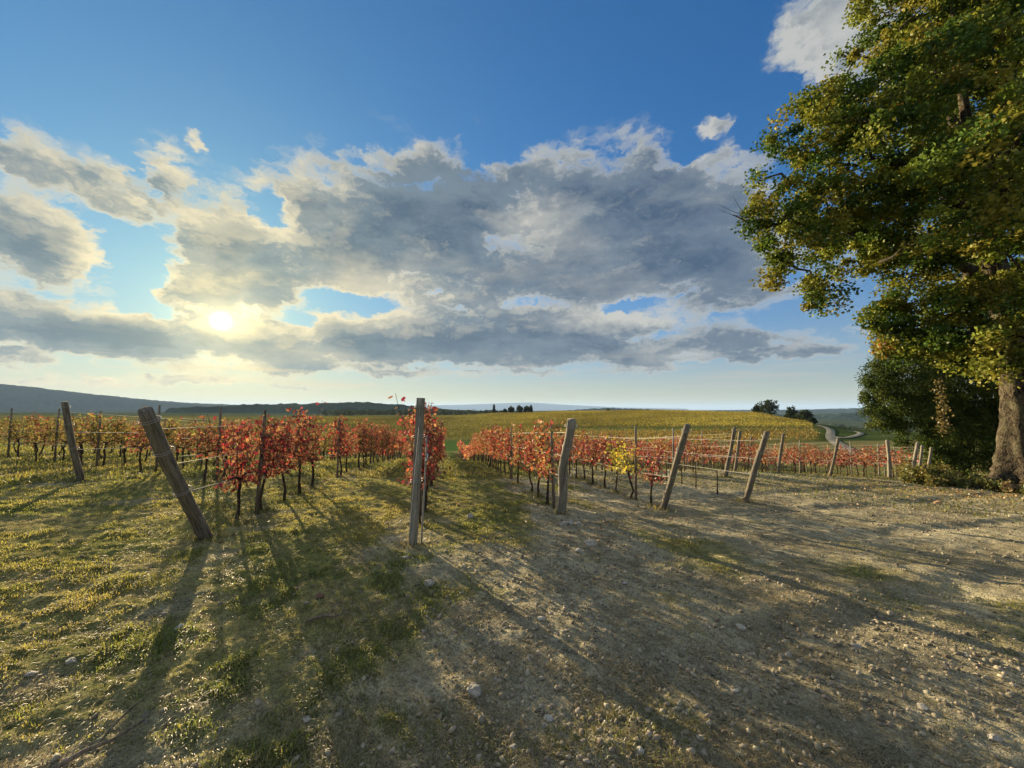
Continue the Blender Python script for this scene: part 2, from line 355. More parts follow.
# unseen bright clouds overhead and behind the viewer, added as fill light
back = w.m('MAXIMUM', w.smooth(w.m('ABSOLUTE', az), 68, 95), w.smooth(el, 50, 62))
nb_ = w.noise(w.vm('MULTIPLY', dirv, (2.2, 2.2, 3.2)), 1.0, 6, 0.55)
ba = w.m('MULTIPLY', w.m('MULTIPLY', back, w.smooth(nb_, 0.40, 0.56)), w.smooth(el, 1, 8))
final = w.mix(ba, final, FILL_CLOUD)
# the sun itself, seen through thin cloud
disc = w.m('POWER', 2.718, w.m('MULTIPLY', w.m('POWER', w.m('DIVIDE', ang, 0.55), 2.0), -1.0))
glow = w.m('POWER', 2.718, w.m('DIVIDE', ang, -2.1))
final = w.mix(1.0, final, w.mix(disc, (0, 0, 0, 1), (70, 66, 50, 1)), 'ADD')
final = w.mix(1.0, final, w.mix(glow, (0, 0, 0, 1), (7, 5.6, 2.5, 1)), 'ADD')
glow2 = w.m('POWER', 2.718, w.m('DIVIDE', ang, -8.0))
final = w.mix(1.0, final, w.mix(glow2, (0, 0, 0, 1), (0.7, 0.6, 0.25, 1)), 'ADD')
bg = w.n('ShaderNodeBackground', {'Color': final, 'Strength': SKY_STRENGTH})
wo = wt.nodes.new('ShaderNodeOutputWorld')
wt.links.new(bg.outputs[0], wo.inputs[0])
world.cycles.sampling_method = 'MANUAL'
world.cycles.sample_map_resolution = 512


# ------------------------------------------------------------------ helpers
def tag(o, label=None, cat=None, group=None, kind=None):
    if label: o['label'] = label
    if cat: o['category'] = cat
    if group: o['group'] = group
    if kind: o['kind'] = kind
    return o


def empty(name, loc, rz=0.0):
    o = bpy.data.objects.new(name, None)
    o.empty_display_size = 0.1
    o.location = loc
    o.rotation_euler = (0, 0, rz)
    C.objects.link(o)
    return o


def fast_mesh(name, verts, faces, mat=None, col=None, smooth=False):
    """verts (n,3), faces (m,k) constant k, or a list of such arrays"""
    me = bpy.data.meshes.new(name)
    verts = np.asarray(verts, np.float32)
    fl = faces if isinstance(faces, list) else [faces]
    fl = [np.asarray(f_, np.int32) for f_ in fl if len(f_)]
    me.vertices.add(len(verts))
    me.vertices.foreach_set('co', verts.ravel())
    idx = np.concatenate([f_.ravel() for f_ in fl])
    tot = np.concatenate([np.full(len(f_), f_.shape[1], np.int32) for f_ in fl])
    me.loops.add(len(idx))
    me.loops.foreach_set('vertex_index', idx)
    me.polygons.add(len(tot))
    st = np.concatenate([[0], np.cumsum(tot)[:-1]]).astype(np.int32)
    me.polygons.foreach_set('loop_start', st)
    me.polygons.foreach_set('loop_total', tot)
    if smooth:
        me.polygons.foreach_set('use_smooth', np.ones(len(tot), bool))
    me.update(calc_edges=True)
    if col is not None:
        at = me.color_attributes.new('Col', 'FLOAT_COLOR', 'POINT')
        c4 = np.ones((len(verts), 4), np.float32)
        c4[:, :3] = col
        at.data.foreach_set('color', c4.ravel())
    if mat: me.materials.append(mat)
    return me


def link(name, me, parent=None, loc=None):
    o = bpy.data.objects.new(name, me)
    C.objects.link(o)
    if parent: o.parent = parent
    if loc is not None: o.location = loc
    return o


class MB:
    """collects tubes and lumps into one mesh"""
    def __init__(self):
        self.v, self.f4, self.f3, self.n = [], [], [], 0

    def tube(self, pts, rad, seg=8, cap=True, jit=0.0, square=False):
        pts = np.asarray(pts, float)
        rad = np.full(len(pts), rad, float) if np.isscalar(rad) else np.asarray(rad, float)
        t = np.gradient(pts, axis=0)
        t /= np.linalg.norm(t, axis=1)[:, None] + 1e-9
        ref = np.array([0, 0, 1.0]) if abs(t[0][2]) < 0.9 else np.array([1.0, 0, 0])
        a = np.cross(t[0], ref); a /= np.linalg.norm(a)
        A = []
        for k in range(len(pts)):
            a = a - t[k] * (a @ t[k]); a /= np.linalg.norm(a) + 1e-9
            A.append(a)
        A = np.array(A)
        B = np.cross(t, A)
        th = np.linspace(0, 2 * math.pi, seg, endpoint=False) + (math.pi / 4 if square else 0)
        r = rad[:, None] * (1 + jit * (RNG.random((len(pts), seg)) - 0.5) * 2)
        V = pts[:, None] + A[:, None] * (np.cos(th) * r)[..., None] + B[:, None] * (np.sin(th) * r)[..., None]
        s = self.n
        self.v.append(V.reshape(-1, 3))
        self.n += len(pts) * seg
        i = np.arange(len(pts) - 1)[:, None] * seg
        j = np.arange(seg)[None]
        j2 = (j + 1) % seg
        self.f4.append((np.stack([i + j, i + j2, i + seg + j2, i + seg + j], -1).reshape(-1, 4) + s))
        if cap:
            for ring, base, fl in ((0, s, True), (len(pts) - 1, s + (len(pts) - 1) * seg, False)):
                self.v.append(pts[ring][None] + 0)
                c = self.n; self.n += 1
                jj = np.arange(seg); k2 = (jj + 1) % seg
                f = np.stack([base + k2, base + jj, np.full(seg, c)], -1)
                self.f3.append(f if fl else f[:, [1, 0, 2]])
        return self

    def rawtri(self, v, f):
        self.v.append(np.asarray(v, float)); self.f3.append(np.asarray(f) + self.n); self.n += len(v)
        return self

    def mesh(self, name, mat, smooth=True):
        fl = []
        if self.f4: fl.append(np.concatenate(self.f4))
        if self.f3: fl.append(np.concatenate(self.f3))
        return fast_mesh(name, np.concatenate(self.v), fl, mat, smooth=smooth)


def hash2(ix, iy, seed):
    h = (ix.astype(np.int64) * 374761393 + iy.astype(np.int64) * 668265263 + seed * 1442695041) & 0xffffffff
    h = ((h ^ (h >> 13)) * 1274126177) & 0xffffffff
    h = h ^ (h >> 16)
    return (h & 0xffff) / 65535.0


def vnoise(x, y, seed=0):
    ix = np.floor(x); iy = np.floor(y)
    u = x - ix; v = y - iy
    u = u * u * u * (u * (u * 6 - 15) + 10); v = v * v * v * (v * (v * 6 - 15) + 10)
    ix = ix.astype(np.int64); iy = iy.astype(np.int64)
    a = hash2(ix, iy, seed); b = hash2(ix + 1, iy, seed); c = hash2(ix, iy + 1, seed); d = hash2(ix + 1, iy + 1, seed)
    return (a * (1 - u) + b * u) * (1 - v) + (c * (1 - u) + d * u) * v - 0.5


def fbm(x, y, scale, octv=4, seed=0, gain=0.5):
    s = 0; amp = 1; tot = 0
    for k in range(octv):
        ang = 0.6 * k + seed
        xx = (x * math.cos(ang) - y * math.sin(ang)) * scale + 17.3 * k
        yy = (x * math.sin(ang) + y * math.cos(ang)) * scale - 9.1 * k
        s = s + amp * vnoise(xx, yy, seed + k)
        tot += amp; amp *= gain; scale *= 2.03
    return s / tot


def sstep(x, a, b):
    t = np.clip((x - a) / (b - a), 0, 1)
    return t * t * (3 - 2 * t)


# ------------------------------------------------------------------ ground heights (metres below the eye)
AZA = np.array(AZC); ZA = np.array(ZT); RL = np.log(np.array(R, float))


def near_z(X, Y):
    Yc = np.clip(Y, -3, 1e9)
    q = np.where(Yc < 32, Yc * Yc, 1024 + 64 * (Yc - 32) * .55)
    Xc = np.clip(X, -25, 45)
    z = -1.60 - .02835 * Xc - .01932 * Yc + .000172 * Xc * Xc - .000124 * Xc * Yc - .00225 * q
    for a, b, c in RBF:
        z = z + c * np.exp(-((X - a) ** 2 + (Y - b) ** 2) / 13.52)
    return z


def far_z(X, Y):
    a = np.degrees(np.arctan2(X, Y)); r = np.log(np.clip(np.hypot(X, Y), R[0], R[-1] * .999))
    i = np.clip(np.searchsorted(AZA, a) - 1, 0, len(AZA) - 2); j = np.clip(np.searchsorted(RL, r) - 1, 0, len(RL) - 2)
    u = (a - AZA[i]) / (AZA[i + 1] - AZA[i]); v = (r - RL[j]) / (RL[j + 1] - RL[j]); u = u * u * (3 - 2 * u)
    return (ZA[i, j] * (1 - u) + ZA[i + 1, j] * u) * (1 - v) + (ZA[i, j + 1] * (1 - u) + ZA[i + 1, j + 1] * u) * v


RD = np.array([math.sin(R_(RAZ)), math.cos(R_(RAZ))])      # along the vine rows
RN = np.array([RD[1], -RD[0]])                              # across them


def ground_z(X, Y, micro=True):
    X = np.asarray(X, float); Y = np.asarray(Y, float)
    r = np.hypot(X, Y)
    wgt = sstep(r, 26, 48)
    z = near_z(X, Y) * (1 - wgt) + far_z(X, Y) * wgt
    amp = np.clip(1.5 - r / 40, 0.0, 1)
    z = z + amp * 0.05 * fbm(X, Y, 0.45, 3, 3)
    if micro:
        # tufty grass lumps on the left, cloddy soil and stones elsewhere
        gm = grass_mask(X, Y)
        c1 = fbm(X, Y, 2.6, 4, 21)
        c2 = fbm(X + .3 * Y, Y, 9.0, 4, 5)
        c3 = np.abs(fbm(X, Y, 16.0, 3, 9))
        z = z + amp * (0.055 * c1 + (0.042 * c2 + 0.030 * c3) * (0.7 + 0.7 * gm))
        # wheel ruts of the farm track crossing in front of the rows
        s = Y * 0.93 - X * 0.36 + 0.8 * fbm(X, Y, .15, 2, 40)
        for c0 in (2.1, 3.7, 5.6, 7.3):
            z = z - amp * sstep(X, -1.5, 2) * (0.032 * np.exp(-((s - c0) / 0.20) ** 2) - 0.014 * np.exp(-((s - c0 - .36) / 0.14) ** 2))
    return z


def grass_mask(X, Y):
    """0 bare soil .. 1 full turf"""
    left = sstep(-X * 0.95 + Y * 0.14, 0.0, 3.0)
    n = fbm(X, Y, 0.55, 4, 31) * 2.6 + fbm(X, Y, 2.2, 3, 33) * 1.2
    row = RN[0] * X + RN[1] * Y
    v = RD[0] * X + RD[1] * Y
    inter = sstep(np.abs(((row + 0.37 + 1.2) % 2.4) - 1.2), 0.30, 0.8) * sstep(v, 3.6, 6.0)
    inter = inter * sstep(4.5 - row, -3, 3.5)
    base = 0.10 + 0.66 * left + 0.62 * inter - 0.25 * sstep(row, 4, 9)
    return np.clip(sstep(base + n * 0.5, 0.22, 0.75), 0, 1)


# ------------------------------------------------------------------ materials
def mat_new(name):
    m = bpy.data.materials.new(name)
    m.use_nodes = True
    m.node_tree.nodes.clear()
    return m, NB(m.node_tree)


def finish(m, b, surf, disp=None):
    o = b.t.nodes.new('ShaderNodeOutputMaterial')
    b.t.links.new(surf, o.inputs[0])
    return m


def principled(b, col, rough=0.9, spec=0.2, normal=None):
    ins = {'Base Color': col, 'Roughness': rough, 'Specular IOR Level': spec}
    if normal is not None: ins['Normal'] = normal
    return b.n('ShaderNodeBsdfPrincipled', ins).outputs[0]


def ground_material():
    m, b = mat_new('ground_soil')
    at = b.n('ShaderNodeAttribute', attribute_name='Col')
    pos = b.n('ShaderNodeNewGeometry').outputs['Position']
    n1 = b.noise(pos, 9.0, 6, 0.65)
    n2 = b.noise(pos, 55.0, 4, 0.7)
    n3 = b.noise(pos, 1.3, 4, 0.6)
    k = b.m('ADD', b.m('MULTIPLY', b.m('SUBTRACT', n1, 0.5), 1.9), b.m('MULTIPLY', b.m('SUBTRACT', n2, 0.5), 2.2))
    k = b.m('ADD', b.m('ADD', 1.0, k), b.m('MULTIPLY', b.m('SUBTRACT', n3, 0.5), 0.5))
    kk = b.m('MAXIMUM', k, 0.25)
    col = b.vm('MULTIPLY', at.outputs['Color'], b.comb(kk, kk, kk))
    vor = b.n('ShaderNodeTexVoronoi', {'Vector': pos, 'Scale': 42.0}, feature='F1')
    peb = b.m('MULTIPLY', b.smooth(vor.outputs['Distance'], 0.34, 0.16), b.smooth(b.xyz(vor.outputs['Color'])[0], 0.66, 0.70))
    peb = b.m('MULTIPLY', peb, at.outputs['Alpha'])
    col = b.mix(peb, col, (0.46, 0.43, 0.36, 1))
    bmp = b.n('ShaderNodeBump', {'Strength': 1.0, 'Distance': 0.03, 'Height': b.m('ADD', n2, b.m('MULTIPLY', peb, 0.6))})
    bm2 = b.n('ShaderNodeBump', {'Strength': 0.6, 'Distance': 0.08, 'Height': n1, 'Normal': bmp.outputs[0]})
    return finish(m, b, principled(b, col, 1.0, 0.0, bm2.outputs[0]))


def leaf_material(name, trans=0.45, rnd=0.25, gloss=0.015):
    m, b = mat_new(name)
    at = b.n('ShaderNodeAttribute', attribute_name='Col')
    oi = b.n('ShaderNodeObjectInfo')
    k = b.m('MULTIPLY_ADD', oi.outputs['Random'], 2 * rnd, 1 - rnd)
    col = b.vm('MULTIPLY', at.outputs['Color'], b.comb(k, k, k))
    tcol = b.vm('MULTIPLY', col, (1.25, 1.1, 0.85))
    di = b.n('ShaderNodeBsdfDiffuse', {'Color': col})
    tr = b.n('ShaderNodeBsdfTranslucent', {'Color': tcol})
    mx = b.n('ShaderNodeMixShader', {0: trans, 1: di.outputs[0], 2: tr.outputs[0]})
    gl = b.n('ShaderNodeBsdfGlossy', {'Color': (1, 1, 1, 1), 'Roughness': 0.45})
    mx2 = b.n('ShaderNodeMixShader', {0: gloss, 1: mx.outputs[0], 2: gl.outputs[0]})
    return finish(m, b, mx2.outputs[0])


def wood_material(name, c0, c1, scale=1.0):
    m, b = mat_new(name)
    tcx = b.n('ShaderNodeTexCoord').outputs['Object']
    oi = b.n('ShaderNodeObjectInfo').outputs['Random']
    p = b.vm('ADD', b.vm('MULTIPLY', tcx, (34 * scale, 34 * scale, 2.6 * scale)), b.comb(b.m('MULTIPLY', oi, 50), 0, 0))
    n1 = b.noise(p, 1.0, 7, 0.72, 0.6)
    n2 = b.noise(tcx, 5.0, 4, 0.6)
    col = b.mix(b.smooth(n1, 0.38, 0.62), (*c0, 1), (*c1, 1))
    col = b.mix(b.m('MULTIPLY', b.smooth(n2, 0.52, 0.7), 0.5), col, (0.11, 0.12, 0.07, 1))
    crack = b.smooth(n1, 0.42, 0.36)
    col = b.mix(b.m('MULTIPLY', crack, 0.7), col, (0.03, 0.025, 0.02, 1))
    bmp = b.n('ShaderNodeBump', {'Strength': 0.8, 'Distance': 0.015, 'Height': n1})
    return finish(m, b, principled(b, col, 0.9, 0.15, bmp.outputs[0]))


def bark_material(name, c0, c1, sc=1.0):
    m, b = mat_new(name)
    tcx = b.n('ShaderNodeTexCoord').outputs['Object']
    wob = b.vm('MULTIPLY', b.vm('SUBTRACT', b.noise(tcx, 4.0 * sc, 4, 0.6, out='Color'), (0.5, 0.5, 0.5)), (0.35, 0.35, 0.5))
    p = b.vm('MULTIPLY', b.vm('ADD', tcx, wob), (17 * sc, 17 * sc, 3.2 * sc))
    n1 = b.noise(p, 1.0, 5, 0.6, 0.5)
    n2 = b.noise(tcx, 30.0 * sc, 5, 0.7)
    n3 = b.noise(tcx, 2.2 * sc, 3, 0.6)
    h = b.m('ADD', b.m('MULTIPLY', n1, 0.75), b.m('MULTIPLY', n2, 0.35))
    col = b.mix(b.smooth(h, 0.46, 0.66), (*c0, 1), (*c1, 1))
    col = b.mix(b.m('MULTIPLY', b.smooth(n3, 0.5, 0.7), 0.35), col, (0.16, 0.16, 0.09, 1))
    bmp = b.n('ShaderNodeBump', {'Strength': 1.0, 'Distance': 0.06 / sc, 'Height': h})
    return finish(m, b, principled(b, col, 0.95, 0.05, bmp.outputs[0]))


def stone_material():
    m, b = mat_new('field_stone')
    tcx = b.n('ShaderNodeTexCoord').outputs['Object']
    oi = b.n('ShaderNodeObjectInfo').outputs['Random']
    n1 = b.noise(b.vm('ADD', tcx, b.comb(oi, oi, oi)), 30.0, 6, 0.7)
    col = b.mix(b.smooth(n1, 0.3, 0.7), (0.19, 0.17, 0.14, 1), (0.42, 0.39, 0.33, 1))
    bmp = b.n('ShaderNodeBump', {'Strength': 0.8, 'Distance': 0.01, 'Height': n1})
    return finish(m, b, principled(b, col, 0.9, 0.2, bmp.outputs[0]))


def plain(name, col, rough=0.6, metal=0.0, var=0.2):
    m, b = mat_new(name)
    n = b.noise(b.n('ShaderNodeTexCoord').outputs['Object'], 20.0, 4, 0.6)
    c = b.mix(n, tuple(x * (1 - var) for x in col) + (1,), tuple(min(1, x * (1 + var)) for x in col) + (1,))
    return finish(m, b, b.n('ShaderNodeBsdfPrincipled', {'Base Color': c, 'Roughness': rough, 'Metallic': metal}).outputs[0])


M_ground = ground_material()
M_leaf = leaf_material('vine_leaf', 0.34, 0.12)
M_oak = leaf_material('oak_leaf', 0.32, 0.0, 0.012)
M_bush = leaf_material('dark_leaf', 0.2, 0.0, 0.006)
M_grass = leaf_material('grass_blade', 0.55, 0.0, 0.03)
M_litter = leaf_material('dry_leaf', 0.2, 0.0, 0.03)
M_post = wood_material('weathered_post', (0.085, 0.072, 0.055), (0.22, 0.19, 0.145))
M_postgrey = wood_material('grey_post', (0.13, 0.115, 0.09), (0.30, 0.27, 0.215))
M_stake = wood_material('stake_wood', (0.10, 0.08, 0.06), (0.24, 0.19, 0.14), 1.5)
M_vine = bark_material('vine_bark', (0.03, 0.024, 0.018), (0.12, 0.09, 0.065))
M_bark = bark_material('oak_bark', (0.018, 0.015, 0.011), (0.105, 0.085, 0.057))
M_bark2 = bark_material('dark_bark', (0.02, 0.018, 0.014), (0.09, 0.075, 0.055))
M_stone = stone_material()
M_wire = plain('galvanised_wire', (0.32, 0.30, 0.27), 0.6, 0.3)
M_pipe = plain('drip_pipe', (0.26, 0.24, 0.21), 0.8)
M_clamp = plain('clamp_metal', (0.5, 0.5, 0.48), 0.4, 0.9)


# ------------------------------------------------------------------ the ground sheet
def vine_zone(X, Y):
    """field colours far away: (colour, is hillside vineyard)"""
    r = np.hypot(X, Y); a = np.degrees(np.arctan2(X, Y))
    return r, a


def build_ground():
    azs = np.concatenate([np.arange(-180, -66, 4.0), np.arange(-66, 66, 0.25), np.arange(66, 180, 4.0)])
    rs = np.concatenate([np.exp(np.arange(math.log(0.6), math.log(40), 0.0052)), np.exp(np.arange(math.log(40.1), math.log(30000), 0.013))])
    A, RR = np.meshgrid(np.radians(azs), rs)
    X = RR * np.sin(A); Y = RR * np.cos(A)
    Z = ground_z(X, Y)
    r, a = RR, np.degrees(A)
    gm = grass_mask(X, Y)
    fb = fbm(X, Y, 0.9, 4, 50); fb2 = fbm(X, Y, 5.0, 3, 51)
    soil = np.array([0.26, 0.23, 0.15]); soil2 = np.array([0.42, 0.375, 0.25]); turf = np.array([0.17, 0.18, 0.05]); turf2 = np.array([0.30, 0.26, 0.10])
    t = sstep(fb + 0.5 * fb2, -0.25, 0.3)[..., None]
    csoil = soil * (1 - t) + soil2 * t
    cturf = turf * (1 - t) + turf2 * t
    g_ = (gm * 0.9)[..., None]
    col = csoil * (1 - g_) + cturf * g_
    # the vineyard floor further away
    v = RD[0] * X + RD[1] * Y; u = RN[0] * X + RN[1] * Y
    wv = sstep(r, 18, 34)[..., None]
    band = (0.5 + 0.5 * np.cos((u + .37) / 2.4 * 2 * math.pi))[..., None]
    cv = np.array([0.17, 0.13, 0.065]) * band + np.array([0.10, 0.13, 0.045]) * (1 - band)
    col = col * (1 - wv) + cv * wv
    # far fields
    stripe = fbm(a * 0.05, r / 9, 1.0, 2, 60) + 0.6 * fbm(X * .3, Y, 0.05, 3, 61)
    cf = np.array([0.115, 0.11, 0.035]) + (0.10 * stripe)[..., None] * np.array([1.0, 0.75, 0.25])
    wf = sstep(v, 57, 60)[..., None]
    # grass patch in the dip and along the headland
    gp = (sstep(r, 56, 60) * sstep(r, 100, 86) * sstep(a, -24, -19) * sstep(a, -2, -8) + sstep(r, 122, 126) * sstep(r, 138, 132) * sstep(a, 4, 8))[..., None]
    gp = np.clip(gp, 0, 1)
    cf = cf * (1 - gp) + np.array([0.055, 0.10, 0.03]) * gp
    rv = (sstep(a, 37, 39.5) * sstep(r, 30, 45))[..., None]
    cr = np.array([0.045, 0.065, 0.02]) + (0.05 * fbm(X, Y, 0.08, 3, 66))[..., None]
    cf = cf * (1 - rv) + cr * rv
    wl = (sstep(-a, 30, 20))[..., None]
    col = col * (1 - wf) + np.clip(cf, 0.02, 1) * wf
    # last plain: dull green-blue woods and fields
    wp = sstep(r, 380, 700)[..., None]
    cp = np.array([0.05, 0.065, 0.03]) + (0.06 * fbm(X, Y, 0.006, 4, 70))[..., None]
    col = col * (1 - wp) + np.clip(cp, 0.02, 1) * wp
    nR, nA = RR.shape
    V = np.stack([X, Y, Z], -1).reshape(-1, 3)
    i = np.arange(nR - 1)[:, None] * nA; j = np.arange(nA)[None]; j2 = (j + 1) % nA
    F = np.stack([i + j, i + nA + j, i + nA + j2, i + j2], -1).reshape(-1, 4)[:, ::-1]
    colr = col.reshape(-1, 3)
    # centre cap
    V = np.vstack([V, [[0, 0, float(ground_z(0.0, 0.0))]]])
    cap = np.stack([np.arange(nA), (np.arange(nA) + 1) % nA, np.full(nA, len(V) - 1)], -1)[:, [1, 0, 2]]
    colr = np.vstack([colr, soil[None]])
    me = fast_mesh('ground', V, [F, cap], M_ground, colr, smooth=True)
    # alpha of the colour = how stony the soil is
    at = me.color_attributes['Col']
    buf = np.empty(len(V) * 4, np.float32); at.data.foreach_get('color', buf)
    buf = buf.reshape(-1, 4)
    buf[:-1, 3] = ((1 - gm * 0.85) * sstep(r, 30, 14)).ravel(); buf[-1, 3] = 1
    at.data.foreach_set('color', buf.ravel())
    # outward facing up
    o = link('ground', me)
    if me.polygons[1000].normal.z < 0:
        me.flip_normals()
    tag(o, kind='structure')


build_ground()


def gz(x, y, micro=False):
    return float(ground_z(np.array([x]), np.array([y]), micro)[0])


# ------------------------------------------------------------------ far hills (each a solid ridge at its own distance)
def hill(name, prof, dist, depth, col, bumps, seed, fade=0.0):
    pa = np.array([p_[0] for p_ in prof]); pe = np.array([p_[1] for p_ in prof])
    nA = 520
    a = np.linspace(pa[0], pa[-1], nA)
    e = np.interp(a, pa, pe)
    ke = max(3, nA // 60)
    e = np.convolve(np.pad(e, ke, 'edge'), np.ones(2 * ke + 1) / (2 * ke + 1), 'valid')
    nR = 90
    tt = np.linspace(-1, 1, nR)
    A, T = np.meshgrid(np.radians(a), tt)
    Rr = dist * (1 + depth * T)
    X = Rr * np.sin(A); Y = Rr * np.cos(A)
    H = dist * np.tan(np.radians(e))[None]
    low = -dist * 0.012 - 30
    prof_r = np.exp(-(T * 1.7) ** 2)
    prof_r = (prof_r - prof_r[0, 0]) / (1 - prof_r[0, 0])
    ends = sstep(a, a[0], a[0] + (a[-1] - a[0]) * .04) * sstep(-a, -a[-1], -a[-1] + (a[-1] - a[0]) * .04)
    Z = low + (H - low) * prof_r * (0.2 + 0.8 * ends[None] if fade == 0 else 1)
    sc = dist / 1000
    Z = Z + prof_r * (sc * 14 * fbm(X / (1000 * sc), Y / (1000 * sc), 5.0, 4, seed) * (1 - np.exp(-(T * 3) ** 2)) + bumps * fbm(X, Y, 1 / (14 + dist * .004), 3, seed + 5) * 2)
    cn = fbm(X / sc, Y / sc, 0.010, 4, seed + 9)[..., None]
    colr = np.clip(np.array(col) * (1 + 1.3 * cn), 0.01, 1)
    V = np.stack([X, Y, Z], -1).reshape(-1, 3)
    i = np.arange(nR - 1)[:, None] * nA; j = np.arange(nA - 1)[None]
    F = np.stack([i + j, i + j + 1, i + nA + j + 1, i + nA + j], -1).reshape(-1, 4)
    me = fast_mesh(name, V, F, M_hill, colr.reshape(-1, 3), smooth=True)
    o = link(name, me)
    tag(o, kind='structure')
    return o


m_, b_ = mat_new('wooded_hillside')
at_ = b_.n('ShaderNodeAttribute', attribute_name='Col')
pp = b_.n('ShaderNodeNewGeometry').outputs['Position']
nn_ = b_.noise(pp, 0.05, 6, 0.7)
kk_ = b_.m('MULTIPLY_ADD', nn_, 1.4, 0.3)
M_hill = finish(m_, b_, principled(b_, b_.vm('MULTIPLY', at_.outputs['Color'], b_.comb(kk_, kk_, kk_)), 1.0, 0.0))

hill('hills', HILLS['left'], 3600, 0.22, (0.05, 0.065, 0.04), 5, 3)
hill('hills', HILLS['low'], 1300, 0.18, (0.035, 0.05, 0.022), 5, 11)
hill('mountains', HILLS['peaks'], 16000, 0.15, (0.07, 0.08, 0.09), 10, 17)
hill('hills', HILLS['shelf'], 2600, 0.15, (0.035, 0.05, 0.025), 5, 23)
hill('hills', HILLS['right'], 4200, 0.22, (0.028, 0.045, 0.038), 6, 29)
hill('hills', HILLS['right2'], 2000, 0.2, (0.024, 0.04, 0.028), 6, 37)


# ------------------------------------------------------------------ farm road in the distance
def road(pts, width, name):
    P_ = np.array(pts, float)
    t = np.linspace(0, 1, 90)
    s = np.linspace(0, 1, len(P_))
    # smooth the polyline
    X = np.interp(t, s, P_[:, 0]); Y = np.interp(t, s, P_[:, 1])
    for _ in range(60):
        X[1:-1] = (X[:-2] + X[2:] + 2 * X[1:-1]) / 4; Y[1:-1] = (Y[:-2] + Y[2:] + 2 * Y[1:-1]) / 4
    tx, ty = np.gradient(X), np.gradient(Y); L = np.hypot(tx, ty)
    nx, ny = ty / L, -tx / L
    V = []; K = 7
    for k in np.linspace(-0.5, 0.5, K):
        xx = X + nx * width * k; yy = Y + ny * width * k
        zz = ground_z(xx, yy) + 0.22 - 0.1 * abs(k) * 2
        V.append(np.stack([xx, yy, zz], -1))
    V = np.stack(V, 1).reshape(-1, 3)
    n = len(X)
    i = np.arange(n - 1)[:, None] * K; j = np.arange(K - 1)[None]
    F = np.stack([i + j, i + K + j, i + K + j + 1, i + j + 1], -1).reshape(-1, 4)[:, ::-1]
    me = fast_mesh(name, V, F, M_road, smooth=True)
    tag(link(name, me), kind='structure')


m_, b_ = mat_new('gravel_road')
pp = b_.n('ShaderNodeNewGeometry').outputs['Position']
M_road = finish(m_, b_, principled(b_, b_.mix(b_.noise(pp, 0.6, 5, 0.7), (0.09, 0.09, 0.07, 1), (0.22, 0.21, 0.175, 1)), 0.95, 0.1))
road(RD1, 1.7, 'farm_road')
road(RD2, 1.3, 'farm_road')


# ------------------------------------------------------------------ leaves
LEAF5 = np.array([[0, 0, 0], [0.42, 0.12, 0.06], [0.50, 0.55, -0.05], [0.16, 0.62, 0.04], [0, 1.0, -0.10], [-0.16, 0.62, 0.04], [-0.50, 0.55, -0.05], [-0.42, 0.12, 0.06]])
LEAF5F = np.array([[0, 1, 2], [0, 2, 3], [0, 3, 4], [0, 4, 5], [0, 5, 6], [0, 6, 7]])
LEAF2 = np.array([[0, 0, 0], [0.42, 0.5, 0.10], [0, 1, 0], [-0.42, 0.5, 0.10]])
LEAF2F = np.array([[0, 1, 2], [0, 2, 3]])


def rand_rot(n, rng, flat=0.0, droop=0.0):
    """random frames; droop pulls the leaf's long axis down"""
    yv = rng.normal(size=(n, 3)); yv[:, 2] = yv[:, 2] * (1 - flat) - droop
    yv /= np.linalg.norm(yv, axis=1)[:, None]
    zv = rng.normal(size=(n, 3)); zv[:, 2] += flat * 2
    zv -= yv * (zv * yv).sum(1)[:, None]
    zv /= np.linalg.norm(zv, axis=1)[:, None]
    xv = np.cross(yv, zv)
    return np.stack([xv, yv, zv], 1)


def leaves(pos, size, col, rng, shape='lobed', flat=0.0, droop=0.0):
    L, F = (LEAF5, LEAF5F) if shape == 'lobed' else (LEAF2, LEAF2F)
    n = len(pos)
    Rm = rand_rot(n, rng, flat, droop)
    V = np.einsum('lk,nkj->nlj', L, Rm) * np.asarray(size)[:, None, None] + pos[:, None]
    Fa = (np.arange(n) * len(L))[:, None, None] + F[None]
    Ca = np.repeat(col, len(L), 0)
    return V.reshape(-1, 3), Fa.reshape(-1, 3), Ca


PAL = {
    'red': [(0.26, 0.035, 0.055), (0.36, 0.075, 0.085), (0.15, 0.03, 0.035), (0.33, 0.15, 0.10), (0.18, 0.085, 0.055)],
    'orange': [(0.40, 0.14, 0.06), (0.44, 0.24, 0.11), (0.32, 0.065, 0.055), (0.26, 0.16, 0.08), (0.42, 0.32, 0.17)],
    'rust': [(0.20, 0.095, 0.06), (0.27, 0.14, 0.085), (0.25, 0.065, 0.055), (0.17, 0.10, 0.055), (0.32, 0.20, 0.11)],
    'yellow': [(0.56, 0.48, 0.06), (0.50, 0.45, 0.08), (0.40, 0.42, 0.07), (0.52, 0.38, 0.06)],
    'olive': [(0.17, 0.17, 0.05), (0.24, 0.22, 0.07), (0.33, 0.27, 0.09), (0.13, 0.15, 0.05), (0.22, 0.17, 0.08)],
}
PALMIX = {'red': ('red', 'red', 'orange', 'rust'), 'orange': ('orange', 'red', 'orange', 'olive'), 'rust': ('rust', 'rust', 'olive', 'rust', 'red'),
          'yellow': ('yellow', 'yellow', 'yellow', 'olive'), 'olive': ('olive', 'olive', 'olive', 'olive', 'rust')}


def palette(kind, n, rng):
    out = np.empty((n, 3))
    ks = PALMIX[kind]
    for i in range(n):
        p_ = PAL[ks[rng.integers(len(ks))]]
        out[i] = np.array(p_[rng.integers(len(p_))]) * rng.uniform(0.7, 1.2)
    return out


